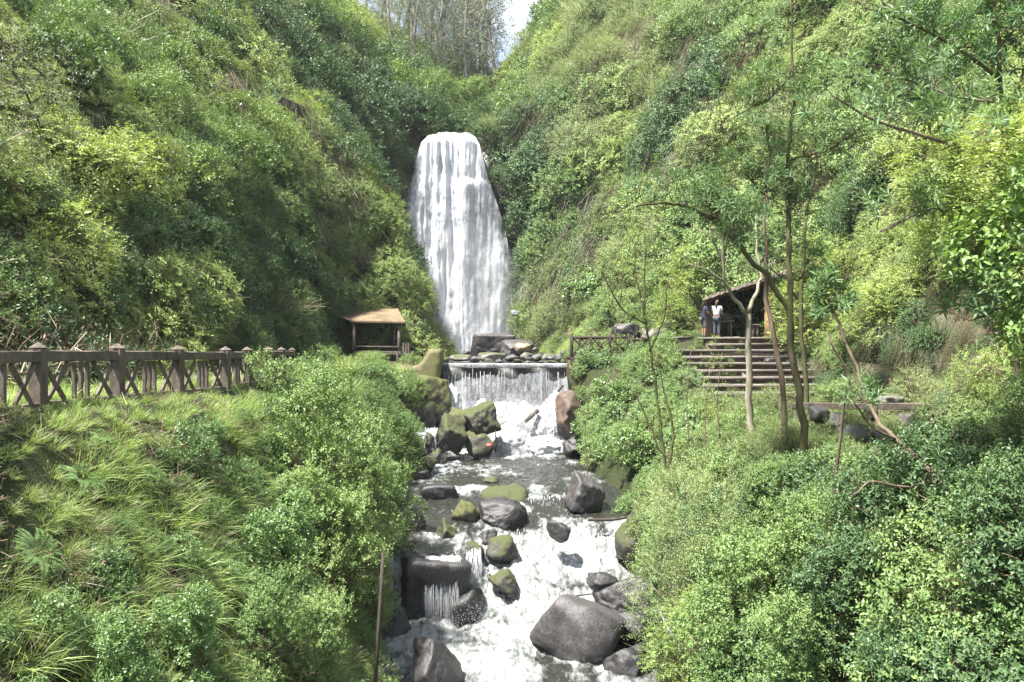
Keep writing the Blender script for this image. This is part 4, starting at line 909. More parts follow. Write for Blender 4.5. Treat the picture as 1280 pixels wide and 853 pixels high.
B(948,446,976,460,37.,ROCK,82,'black flat rock lying on the steps near the tree trunks',1.,.2,0,4)
B(930,482,952,498,35,ROCKL,83,'small tan rock at the broken edge of the steps',1.,.2,0,4)

prism('terrace_bank', [(6.85, -1.3), (6.95, .12), (14.8, .12), (14.8, -1.3)], 39.62, 45.9, EARTH, 31, .03, kind='structure')
# ---- right shelter
o = (11.4, 42.4, .17); sh = empty('shelter', o, label='open timber shelter with inner shade coloured into its walls and sloping shingle roof above the steps', cat='shelter')
zl, zr = 2.02, 3.75; xl_, xr_ = 8.75, 14.3
V = []; nu_, nv_ = 44, 14
for j in range(nv_+1):
    for i in range(nu_+1):
        y = 40.35+4.9*j/nv_; x = xl_+.1+(y-40.35)*.21*(1-i/nu_)+(xr_-xl_-.1)*i/nu_; z = zl+(zr-zl)*i/nu_+.05*((i % 3)/3)+random.uniform(-.02, .02)+(.12*math.sin(i*.9) if False else 0); V.append((x, y+random.uniform(-.05, .05)*(j == 0), z))
Q = [(j*(nu_+1)+i, j*(nu_+1)+i+1, (j+1)*(nu_+1)+i+1, (j+1)*(nu_+1)+i) for j in range(nv_) for i in range(nu_)]
n = len(V); V2 = [(x, y, z-.14) for x, y, z in V]; Q2 = [tuple(reversed([q+n for q in f])) for f in Q]; w_ = nu_+1
edge = [(i+1, i, i+n, i+1+n) for i in range(nu_)]+[(j*w_, (j+1)*w_, (j+1)*w_+n, j*w_+n) for j in range(nv_)]+[((j+1)*w_+nu_, j*w_+nu_, j*w_+nu_+n, (j+1)*w_+nu_+n) for j in range(nv_)]+[(nv_*w_+i, nv_*w_+i+1, nv_*w_+i+1+n, nv_*w_+i+n) for i in range(nu_)]
add('roof', mesh_np('roof', np.array(V+V2)-np.array(o), np.array(Q+Q2+edge), SHING), sh)
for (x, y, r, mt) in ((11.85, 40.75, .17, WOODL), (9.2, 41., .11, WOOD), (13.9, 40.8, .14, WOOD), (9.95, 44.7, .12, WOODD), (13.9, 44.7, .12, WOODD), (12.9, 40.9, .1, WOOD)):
    zt = zl+(zr-zl)*(x-xl_)/(xr_-xl_)-.12; m = MB(); m.tube([(x, y, .1), (x+.02, y, .8), (x-.02, y, 1.6), (x, y, zt)], [r*1.1, r, r*.95, r*.9], 10, jit=.06); kid(m, 'post', mt, sh, o, True)
m = MB(); m.bar((xl_+.1, 40.6, zl-.2), (xr_-.1, 40.6, zr-.2), .14, .16, bev=.1, jit=.01, seg=5); kid(m, 'beam', WOODD, sh, o)
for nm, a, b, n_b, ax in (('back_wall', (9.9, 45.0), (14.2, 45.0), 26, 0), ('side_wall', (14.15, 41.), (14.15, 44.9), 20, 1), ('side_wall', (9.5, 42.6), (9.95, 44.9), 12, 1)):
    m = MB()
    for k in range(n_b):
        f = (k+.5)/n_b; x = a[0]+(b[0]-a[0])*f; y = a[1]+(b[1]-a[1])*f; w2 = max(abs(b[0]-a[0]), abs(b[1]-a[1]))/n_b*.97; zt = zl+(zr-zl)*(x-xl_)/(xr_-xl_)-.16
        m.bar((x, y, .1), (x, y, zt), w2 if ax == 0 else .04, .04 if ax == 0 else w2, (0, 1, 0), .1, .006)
    kid(m, nm, WOODD, sh, o)  # dark wood puts the shade inside the shelter into the wall colour
def flat_xrail(A, Bp, h0, h1, nb, parent, o):
    A = Vector(A); Bp = Vector(Bp)
    for z in (h0, h1): m = MB(); m.bar(A+Vector((0, 0, z)), Bp+Vector((0, 0, z)), .06, .09); kid(m, 'rail', WOOD, parent, o)
    for i in range(nb):
        p, q = A.lerp(Bp, (i+.05)/nb), A.lerp(Bp, (i+.95)/nb)
        for a, b, s in ((h0, h1, -.03), (h1, h0, .03)): m = MB(); m.bar(p+Vector((0, s, a)), q+Vector((0, s, b)), .04, .07); kid(m, 'brace', WOOD, parent, o)
flat_xrail((12.0, 41.1, .17), (13.9, 41.1, .17), .45, 1.0, 3, sh, o)
def table(name, x, y, w, d, h, top, label, cat, rz=0):
    t_ = empty(name, (x, y, .17), rz, label=label, cat=cat); m = MB()
    m.bar((-w/2, 0, h-top/2), (w/2, 0, h-top/2), d, top, bev=.1, jit=.004, seg=4); m.build('top', WOOD if name != 'bench' else WOODD, t_)
    for sx in (-1, 1):
        for sy in (-1, 1): m = MB(); m.tube([(sx*(w/2-.12), sy*(d/2-.1), -.02), (sx*(w/2-.14), sy*(d/2-.12), h-top)], .05, 7, jit=.08); m.build('leg', WOOD, t_, True)
    return t_
table('table', 9.85, 41.4, 1.05, .7, .8, .07, 'rough wooden table beside the two people', 'table')
table('bench', 10.6, 42.6, 1.6, .4, .5, .06, 'dark bench inside the timber shelter behind the pale forked tree', 'bench')
tb = table('stool', 11.28, 40.9, .45, .38, .62, .06, 'small wooden stool next to the thick warm log post', 'stool')
o2 = (10.6, 43.4, .17); sr = empty('railing', o2, label='inner X braced railing in the dark of the timber shelter', cat='railing'); flat_xrail((9.4, 43.4, .17), (11.8, 43.4, .17), .5, 1.05, 3, sr, o2)
# ---- handrail beam over the lower path
o = (11, 27.2, -2.); hb = empty('handrail', o, label='long dark horizontal handrail beam over pale rubble at right', cat='railing')
m = MB(); m.bar((8.7, 27.4, -2.02), (13.6, 26.9, -2.0), .16, .2, bev=.12, jit=.01, seg=8); kid(m, 'rail', WOOD, hb, o)
for x in (8.9, 11.1, 13.3): m = MB(); m.tube([(x, 27.28-.1*(x-8.9)/4.4, -3.2), (x, 27.28-.1*(x-8.9)/4.4, -2.12)], .09, 8, jit=.08); kid(m, 'post', WOODD, hb, o, True)
rk = [(1098,492,1128,508,28.,ROCKL),(1035,512,1062,540,26,ROCKL),(1048,528,1085,556,25,ROCKL),(1086,534,1120,560,25,ROCKG),(1120,514,1150,536,26,ROCKL),(1010,508,1036,530,26.5,ROCKG),(1075,508,1100,526,26.5,ROCKM),(1130,532,1160,556,24.5,ROCKL)]
for i, r in enumerate(rk): B(*r[:5], r[5], 90+i, ['pale rock resting just behind the handrail beam','tan rubble block below the left end of the handrail','broken pale slab in the rubble under the handrail','grey rubble lump at the foot of the bank','pale rubble rock under the middle of the handrail','grey stone at the left end of the rubble','mossy stone tucked under the handrail','pale stone at the right end of the rubble'][i], 1, i, .2, 3, .4)
# ---- people
SKIN = NT('skin'); SKIN = SKIN.done(SKIN.prin((.30, .17, .11), .55, .4)); HAIR = NT('hair'); HAIR = HAIR.done(HAIR.prin((.018, .012, .01), .5, .4))
def cloth(n, c): t = NT(n); nn = t.noise(t.pos(), 25, 4); return t.done(t.prin(t.mix(nn, c, tuple(x*.75 for x in c)), .85, .2, t.bump(nn, .4, .01)))
def skin(name, pts, edges, rad, mat, parent, sub=2):
    me = bpy.data.meshes.new(name); me.from_pydata([tuple(p) for p in pts], edges, []); me.materials.append(mat); ob = add(name, me, parent)
    md = ob.modifiers.new('skin', 'SKIN'); md.use_smooth_shade = True; sv = me.skin_vertices[0].data
    for i, r in enumerate(rad): sv[i].radius = (r, r) if not hasattr(r, '__len__') else r
    sv[0].use_root = True; s2 = ob.modifiers.new('sub', 'SUBSURF'); s2.levels = sub; s2.render_levels = sub; return ob
def person(loc, rz, label, shirt, legs_mat, dress=False, lean=.08, hair_len=.3, arms=((.30, .42, 1.02), (.28, .38, 1.08))):
    """standing figure facing +x locally; hips at .92 m, head top 1.66 m"""
    r_ = empty('person', loc, rz, label=label, cat='person'); ln = lambda z: lean*max(0, z-.92)
    sho, nk = 1.36, 1.43
    v = [(0, 0, .93), (ln(1.1), 0, 1.1), (ln(1.3), 0, 1.30), (ln(nk), 0, nk), (ln(1.5)+.01, 0, 1.50)]; r = [(.155, .115), (.13, .10), (.16, .105), .055, .05]; e = [(0, 1), (1, 2), (2, 3), (3, 4)]
    hands = []
    for s, (ex, hx, hz) in zip((-1, 1), arms):
        k = len(v); v += [(ln(sho), s*.17, sho), (ln(sho)+.06, s*.225, 1.12), (ex, s*.19, hz), (hx, s*.13, hz+.03), (hx+.05, s*.12, hz+.02)]; r += [.055, .045, .036, .027, .03]; e += [(2, k), (k, k+1), (k+1, k+2), (k+2, k+3), (k+3, k+4)]; hands.append(v[-1])
    for s in (-1, 1):
        k = len(v); v += [(0, s*.095, .86), (.02, s*.1, .48), (-.01, s*.1, .10), (.0, s*.1, .045), (.13, s*.115, .03)]; r += [.09, .06, .042, .042, .03]; e += [(0, k), (k, k+1), (k+1, k+2), (k+2, k+3), (k+3, k+4)]
    body = skin('body', v, e, r, SKIN, r_)
    # head with face
    bm = bmesh.new(); bmesh.ops.create_uvsphere(bm, u_segments=24, v_segments=18, radius=1)
    for q in bm.verts:
        x, y, z = q.co; w = 1-.22*max(0, -z); fx = x*.098*w; fy = y*.078*w; fz = z*.118
        if x > .4: fx += .022*math.exp(-(y/.16)**2-((z+.12)/.2)**2) - .010*(math.exp(-((abs(y)-.36)/.14)**2-((z-.08)/.12)**2)) + .006*math.exp(-(y/.3)**2-((z+.45)/.07)**2)
        if abs(y) > .85: fy *= 1+.18*math.exp(-((z)/.25)**2-((x+.05)/.2)**2)
        q.co = (fx, fy, fz)
    me = bpy.data.meshes.new('head'); bm.to_mesh(me); bm.free(); me.materials.append(SKIN)
    for p in me.polygons: p.use_smooth = True
    hd = add('head', me, r_, (ln(1.57)+.02, 0, 1.565), (0, .25, 0))
    for s in (-1, 1):
        bm = bmesh.new(); bmesh.ops.create_uvsphere(bm, u_segments=8, v_segments=6, radius=.011); me = bpy.data.meshes.new('eye'); bm.to_mesh(me); bm.free(); me.materials.append(HAIR); add('eye', me, hd, (.088, s*.03, .012))
    hv = [(-.012, 0, .052), (-.05, 0, -.02), (-.085, 0, -.12), (-.10, 0, -.12-hair_len*.5), (-.09, 0, -.12-hair_len)]; skin('hair', hv, [(0, 1), (1, 2), (2, 3), (3, 4)], [(.112, .108), (.09, .10), (.06, .085), (.045, .08), (.03, .05)], HAIR, hd)
    for s, (x, y, z) in zip((-1, 1), hands):   # palms end in five fingers
        fv = [(x, y, z)]; fe = []; fr = [.026]
        for f in range(5):
            a = (f-2)*.014; L = (.045, .07, .078, .07, .055)[f]; k = len(fv)
            if f == 0: fv += [(x+.0, y-s*.035, z+.0), (x+.03, y-s*.05, z-.01)]
            else: fv += [(x+.05, y+s*a*1., z), (x+.05+L*.7, y+s*a*1.25, z-.018), (x+.05+L, y+s*a*1.25, z-.045)]
            fr += [.010]*(len(fv)-k); fe += [(0, k)]+[(j, j+1) for j in range(k, len(fv)-1)]
        skin('hand', fv, fe, fr, SKIN, body, 1)
    sv = [(0, 0, .90 if not dress else .62), (ln(1.1), 0, 1.1), (ln(1.3), 0, 1.30), (ln(1.41), 0, 1.40)]; sr_ = [(.185, .14) if not dress else (.2, .17), (.165, .13), (.185, .13), .085]; se = [(0, 1), (1, 2), (2, 3)]
    for s in (-1, 1): k = len(sv); sv += [(ln(sho), s*.18, sho), (ln(sho)+.045, s*.225, 1.2)]; sr_ += [.075, .066]; se += [(2, k), (k, k+1)]
    skin('shirt' if not dress else 'dress', sv, se, sr_, shirt, r_)
    lv = [(0, 0, .93)]; lr = [(.165, .125)]; le = []
    for s in (-1, 1): k = len(lv); lv += [(0, s*.095, .84), (.02, s*.1, .48), (-.01, s*.1, .09 if not dress else .4)]; lr += [.105, .08, .068]; le += [(0, k), (k, k+1), (k+1, k+2)]
    skin('trousers' if not dress else 'shorts', lv, le, lr, legs_mat, r_)
    for s in (-1, 1): skin('shoe', [(-.05, s*.1, .045), (.05, s*.105, .045), (.15, s*.115, .035)], [(0, 1), (1, 2)], [.045, .045, .032], cloth('shoe_dark', (.03, .03, .03)), r_, 1)
    return r_
person((9.35, 40.2, .19), R(58), 'person in white shirt and grey trousers with long dark hair seen from behind', cloth('white_cotton', (.45, .45, .47)), cloth('grey_cotton', (.075, .08, .10)), hair_len=.16)
person((8.88, 40.75, .19), R(15), 'person in grey top and navy skirt standing behind the white shirt', cloth('navy_cotton', (.04, .05, .08)), cloth('grey_cotton_light', (.12, .12, .13)), True)
bm = bmesh.new(); bmesh.ops.create_icosphere(bm, subdivisions=4, radius=1)
for q in bm.verts: q.co = Vector((q.co.x*.34, q.co.y*.22, q.co.z*.17*(1+.2*math.sin(q.co.x*5))))*(1+.06*math.sin(q.co.y*23)*math.cos(q.co.x*19))
me = bpy.data.meshes.new('bundle'); bm.to_mesh(me); bm.free(); me.materials.append(cloth('grey_sack', (.06, .065, .07)))
for p in me.polygons: p.use_smooth = True
add('bundle', me, None, (9.93, 41.1, 1.13), label='dark grey cloth bundle on the table in front of the white shirt', cat='bundle')
# ---- small things in the stream
def logtube(name, pts, rad, mat, label, cat='log'):
    m = MB(); m.tube(pts, rad, 8, jit=.12); return m.build(name, mat, None, True, label=label, cat=cat)
logtube('driftwood_log', [P(704,482,43.6), P(688,500,43.2), P(678,512,43.)], [.06,.08,.09], WOODD, 'thin dark log propped against the weir curtain')
logtube('driftwood_log', [P(672,513,42.), P(664,520,41.8), P(656,527,41.7)], [.11,.12,.1], WOOD, 'thick pale log stub sticking out of the splash')
logtube('driftwood_pole', [P(586,475,44.2), P(594,490,43.8), P(601,504,43.3)], [.03,.035,.03], WOOD, 'slim pole leaning left in the weir fall', 'pole')
logtube('stake', [P(619,566,39.4), P(620,552,39.5), P(619,538,39.5)], [.03,.035,.02], WOODD, 'short upright stake at the left of the splash pool', 'stake')
logtube('steel_pipe', [P(468,870,16.5), P(475,760,17.), P(479,690,17.4)], [.04,.04,.032], WOODD, 'dark upright pole at the left stream edge', 'pole')
logtube('steel_pipe', [P(872,870,17.5), P(850,815,18.5), P(822,758,20.)], [.035,.035,.03], wood_mat('pipe_grey', (.25,.26,.28), (.4,.42,.45), .4), 'slender grey pipe slanting from the right bank bushes', 'pipe')
logtube('driftwood_branch', [P(720,745,24.5), P(745,742,24.6), P(775,736,24.8)], [.025,.02,.012], WOODD, 'thin dark branch resting on the huge grey boulder', 'branch')
logtube('driftwood_branch', [P(735,650,27.5), P(765,650,27.6), P(792,646,27.8)], [.05,.05,.03], WOODD, 'dark driftwood branch across the right rapids', 'branch')
V, T = boulder_geo(5, 3, 8, 8, .1); V *= np.array([.36, .25, .2]); add('plastic_scrap', mesh_np('plastic_scrap', V, T, (lambda t: t.done(t.prin((.6, .04, .03), .5)))(NT('red_plastic')), True), loc=P(611, 557, 38.6), rot=(0, 0, .3), label='small red scrap on the rock left of the splash pool', cat='scrap')

# ---- low walls high on the left slope
def hit0(px, py):
    ys = np.arange(5, 125, .1); x = (px-HX)/F*ys; z = (HY-py)/F*ys; h = H(x, ys); k = np.argmax(h >= z); return Vector((float(x[k]), float(ys[k]), float(h[k])))
for pxs, lb in (([(350,138),(372,148),(395,158),(415,168),(434,180)], 'dark low stone wall edging a terrace high on the left hill'),):
    pp = [hit0(*q) for q in pxs]; m = MB()
    pp = [Vector((q.x*.97, q.y*.97, q.z*.97+.55)) for q in pp]
    for a, b in zip(pp[:-1], pp[1:]): m.bar(a, b+(b-a)*.03, *((.4, .5) if 'dark' in lb else (.22, .16)), bev=.12, jit=.03, seg=5)
    m.build('low_wall', WOODD if 'dark' in lb else CONCM, label=lb, cat='wall')
# ------------------------------------------------------------------ where a line of sight meets the terrain (used to read positions off the photograph)
def hit(px, py, y0=5., y1=125., step=.1):
    ys = np.arange(y0, y1, step); x = (px-HX)/F*ys; z = (HY-py)/F*ys; h = H(x, ys); k = np.argmax(h >= z)
    return Vector((float(x[k]), float(ys[k]), float(h[k])))
# ---- bank cover
rb = np.random.default_rng(9)
def pk2(key, name, X, sel, smin, smax, tilt=.5, sink=.1, label=None, fn=None):
    x, y, z, gx, gy = (a[sel] for a in X); print(name, key, len(x)); return scatter(name, key, x, y, z, gx, gy, smin, smax, rb, tilt, sink, label, fn)
def leftbank(x, y, z):
    xl, _ = chan(x, y); return (x < xl-.15) & (x > -9.6) & ~((x < -8.6) & (y > 10))
X = sample(-9.6, -2.9, 4, 48, 9., rb, leftbank, 1.25); x, y, z, gx, gy = X; n = len(x); b = rb.uniform(size=n); c = Nz(x, y, .45, 41); c2 = Nz(x, y, .8, 44); up_ = z > -2.6
low = (y < 24) & (y > 0)
g = low & ((b < .30+.30*(c > .05)))
nf = lambda x, y: np.where((x < -7.05) & (x > -8.4), .5, np.where((x < -6.4), .75, 1.))
pk2('grass', 'bank_grass', X, g & (b < .34), .7, 1.3, .5, .02, 'bright green grass on the near left bank', nf)
pk2('tall', 'bank_grass', X, g & (b >= .34) & (c > -.05), .5, .8, .5, .02, 'tall arching grass on the near left bank', nf)
pk2('drygrass', 'dry_grass', X, low & (b > .69) & (b < .76) & ((c < .15) | (z < -3)) & (x > -6.6), .5, 1.0, .8, .02, 'dry straw coloured grass hanging on the near left bank')
pk2('broad', 'bank_weeds', X, low & (b > .76) & (b < .862) & (c2 > -.3) & (x > -6.6), .22, .5, .6, .1, 'broad leaved weeds among the grass of the near left bank')
pk2('dry', 'dead_stems', X, (b > .862) & (b < .895) & low, .4, 1., .9, .0, 'brown dead stems strewn down the near left bank')
pk2('fern', 'bank_ferns', X, (b > .895) & (b < .91) & low, .7, 1.2, .6, .0, 'small ferns on the near left bank')
pk2('fine', 'bank_weeds', X, low & (b > .92) & (b < .975) & (x > -6.6), .25, .6, .6, .1, 'small leafy weeds among the grass of the near left bank')
hi_ = (y >= 22) & ~((x < -7) & (y < 40)) & ~((x > -11) & (x < -4.4) & (y > 38.5))
pk2('fine', 'bank_thicket', X, hi_ & (b < .07), .6, 1.1, .5, .1, 'dense pale green thicket on the far left bank')
pk2('broad', 'bank_thicket', X, hi_ & (b > .08) & (b < .11), .5, 1., .5, .1, 'broad leaved thicket on the far left bank')
pk2('tall', 'bank_grass', X, hi_ & (b > .2) & (b < .3), .8, 1.3, .5, .02, 'tall grass spilling over the far left bank')
Xn = sample(-9.2, -2.9, 6, 21, 6., rb, lambda x, y, z: leftbank(x, y, z) | ((x > -9) & (x < -7)), 1.2); bn = rb.uniform(size=len(Xn[0])); cn = Nz(Xn[0], Xn[1], .5, 91)
pk2('fine', 'bank_weeds', Xn, (bn < .11) & (Xn[0] > -6.7), .18, .42, .7, .08, 'small leafy weeds crowding the near left bank'); pk2('broad', 'bank_weeds', Xn, (bn > .22) & (bn < .36) & (cn > -.1) & (Xn[0] > -6.7), .16, .36, .7, .08, 'broad leaved weeds crowding the near left bank')
pk2('grass', 'bank_grass', Xn, (bn > .36) & (Xn[0] < -6.2), .4, .7, .5, .02, 'short bright grass along the foot of the fence'); pk2('grass', 'bank_grass', Xn, (bn > .43) & (Xn[0] >= -6.2), .5, 1.0, .6, .02, 'bright grass between the weeds of the near left bank')
pk2('dry', 'dead_stems', Xn, (bn > .22) & (bn < .26) & (Xn[0] > -6.8), .3, .7, .9, .0, 'brown twigs lying between the weeds of the near left bank')
def pathg(x, y, z): return (x > -11.9) & (x < -8.7) & ((x < -10.8) | (x > -9.3))
X = sample(-12, -8.6, 8, 40, 7., rb, pathg, 1.2); pk2('grass', 'path_grass', X, np.ones(len(X[0]), bool), .6, 1.2, .5, .02, 'grass along the path behind the fence')
def hollow(x, y, z): return (x < -10.6) & (x > -15)
X = sample(-15, -10.6, 10, 55, 1.3, rb, hollow, 1.2); b = rb.uniform(size=len(X[0]))
pk2('dark', 'hedge_foot', X, (b < .5), .6, 1.1, .7, .1, 'leafy growth coloured for shadow along the foot of the left slope'); pk2('dry', 'hedge_foot', X, (b > .68) & (X[1] < 26), 1.0, 1.9, .8, -.35, 'tangled bare brown stems at the foot of the left slope'); pk2('lime', 'hedge_foot', X, (b > .5) & (b < .62), .5, 1., .7, .1, 'light leafy growth along the foot of the left slope')  # the dark leaves put the shadow under the hedge into colour
# right bank
def rightbank(x, y, z):
    _, xr = chan(x, y); return (x > xr+.45) & (x < 9.5) & ~((x > 6.5) & (y > 14.5) & (y < 25)) & ~((x > 7.3) & (y > 32)) & ~((y > 44) | ((x > 7.6) & (y > 24)))
X = sample(3, 9.5, 5, 44, 2.1, rb, rightbank, 1.25); x, y, z, gx, gy = X; n = len(x); b = rb.uniform(size=n); near = y < 25
pk2('fine', 'right_bank_thicket', X, near & (b < .26), .55, .95, .7, .1, 'dense small leaved thicket on the near right bank')
pk2('dark', 'right_bank_thicket', X, near & (b >= .26) & (b < .6), .55, .95, .7, .1, 'leafy thicket coloured for shade on the near right bank')  # large share of dark leaves, the bank's shade put into colour
pk2('broad', 'right_bank_thicket', X, near & (b >= .6) & (b < .7), .5, .85, .7, .1, 'broad leaved thicket on the near right bank')
pk2('olive', 'right_bank_thicket', X, near & (b >= .7) & (b < .76), .6, 1., .7, .1, 'dry olive scrub on the near right bank')
pk2('whorl', 'right_bank_rosettes', X, near & (b >= .76) & (b < .81), .5, .8, .5, -.25, 'rosette leaved plants poking out of the near right bank')
pk2('fern', 'right_bank_ferns', X, near & (b >= .81) & (b < .87), .9, 1.5, .5, -.3, 'ferns poking out of the near right bank')
pk2('dry', 'right_bank_stems', X, near & (b >= .87) & (b < .9), .5, .9, .5, -.3, 'bare brown stems poking out of the near right bank')
fr = ~near
pk2('broad', 'mound_cover', X, fr & (b < .35), .4, .7, .8, .1, 'bright green leafy mound right of the weir')
pk2('fine', 'mound_cover', X, fr & (b >= .35) & (b < .6), .45, .8, .8, .1, 'small leaved green cover on the mound right of the weir')
pk2('dry', 'mound_litter', X, fr & (b > .93) & (x > 5), .4, .8, .8, .1, 'dry stems on the mound right of the weir')
pk2('drygrass', 'mound_litter', X, fr & (b > .6) & (b < .75) & (x > 4.6), .7, 1.2, .8, .05, 'dry grass on the mound below the steps')
# around terrace, lower path, ledge by the fall
X = sample(6.2, 14.2, 14.5, 33.5, 5., rb, lambda x, y, z: z < -1.2, 1.2); b = rb.uniform(size=len(X[0]))
pk2('grass', 'path_grass', X, b < .3, .4, .7, .5, .02, 'grass over the lower right path'); pk2('olive', 'path_scrub', X, (b > .3) & (b < .38), .5, .9, .5, .1, 'olive scrub below the steps'); pk2('fine', 'path_scrub', X, (b > .4) & (b < .5), .4, .75, .5, .1, 'leafy scrub below the steps'); pk2('drygrass', 'path_scrub', X, (b > .5) & (b < .6), .5, .9, .5, .02, 'dry grass below the steps')
X = sample(2.2, 10.5, 46.5, 68, 6., rb, lambda x, y, z: (z < 3.5) & (z > -1.1), 1.2); b = rb.uniform(size=len(X[0]))
pk2('grass', 'ledge_grass', X, b < .6, .6, 1.1, .8, .02, 'bright mossy grass on the ledge right of the main fall'); pk2('drygrass', 'ledge_grass', X, (b > .6) & (b < .67), .8, 1.3, .8, .02, 'dry hanging grass on the ledge right of the main fall'); pk2('fine', 'ledge_bushes', X, b > .965, .5, .9, .6, .1, 'small bushes on the ledge right of the main fall')
X = sample(-12, -4.9, 40, 54, 5., rb, lambda x, y, z: (z < -.6) & ((y < 46.5) | (x < -9.8)), 1.2); b = rb.uniform(size=len(X[0])); pk2('grass', 'ledge_grass', X, b < .5, .5, 1., .5, .02, 'grass on the level ground by the small shelter'); pk2('fine', 'ledge_bushes', X, b > .93, .5, .9, .5, .1, 'small bushes by the small shelter')

# ------------------------------------------------------------------ shrubs one can tell apart
def split_proto(key, gens, mats):
    out = []
    for (V, T, m) in gens:
        cr = T[m == 0]; st_ = T[m == 1]; out.append((mesh_np(key+'_crown', V, cr, mats[0]), mesh_np(key+'_stems', V, st_, mats[1])))
    return out
NB = dict(
 fine=split_proto('fine', [bush(900+i, 16, (1, 1, .85), 560, .066, .04, 10, .25, twigs=90, lobe=(.2, .38)) for i in range(3)], [G['fine'], BARK]),
 dark=split_proto('dark', [bush(920+i, 16, (1, 1, .9), 520, .07, .042, 10, .25, twigs=90, lobe=(.2, .38)) for i in range(3)], [G['dark'], BARK]),
 lime=split_proto('lime', [bush(940+i, 18, (1, 1, .85), 560, .05, .031, 13, .32, twigs=60, lobe=(.2, .38), flat=1, droop=.35, upw=.1) for i in range(3)], [G['lime'], BARK]),
 olive=split_proto('olive', [bush(960+i, 12, (1, 1, .95), 800, .036, .018, 12, .28, twigs=70, lobe=(.3, .55)) for i in range(2)], [G['olive'], G['dry']]),
 broad=split_proto('broad', [bush(980+i, 14, (1, 1, .85), 420, .10, .064, 7, .28, twigs=60, lobe=(.2, .38)) for i in range(3)], [G['broad'], BARK]),
 heart=split_proto('heart', [bush(990+i, 14, (1, 1, 1.), 520, .11, .095, 5, .26, twigs=60, droop=.4) for i in range(2)], [leaf_mat('leaf_heart', (.12,.23,.05), (.22,.34,.08), (.2,.32,.08), trans=.35), G['lime']]),
)
def shrub(key, i, loc, s, rz, label, name='shrub', group=None, tilt=(0, 0), rise=0.):
    cm, sm = NB[key][i % len(NB[key])]
    o = empty(name, loc, 0, label=label, cat='shrub', group=group); o.rotation_euler = (tilt[0], tilt[1], rz); o.scale = s if hasattr(s, '__len__') else (s, s, s)
    add('crown', cm, o); add('stems', sm, o)
    if rise > .25:                      # tall shrub: a second, higher storey of branches
        cm2, sm2 = NB[key][(i+1) % len(NB[key])]; add('crown', cm2, o, (.1, -.05, min(rise, .85)), (0, 0, 1.9), (.9, .9, .95)); add('stems', sm2, o, (.1, -.05, min(rise, .85)*.6), (0, 0, 1.9))
        if rise > .85: add('crown', cm, o, (-.1, .1, rise), (0, 0, 4.1), (.8, .8, .85))
    return o
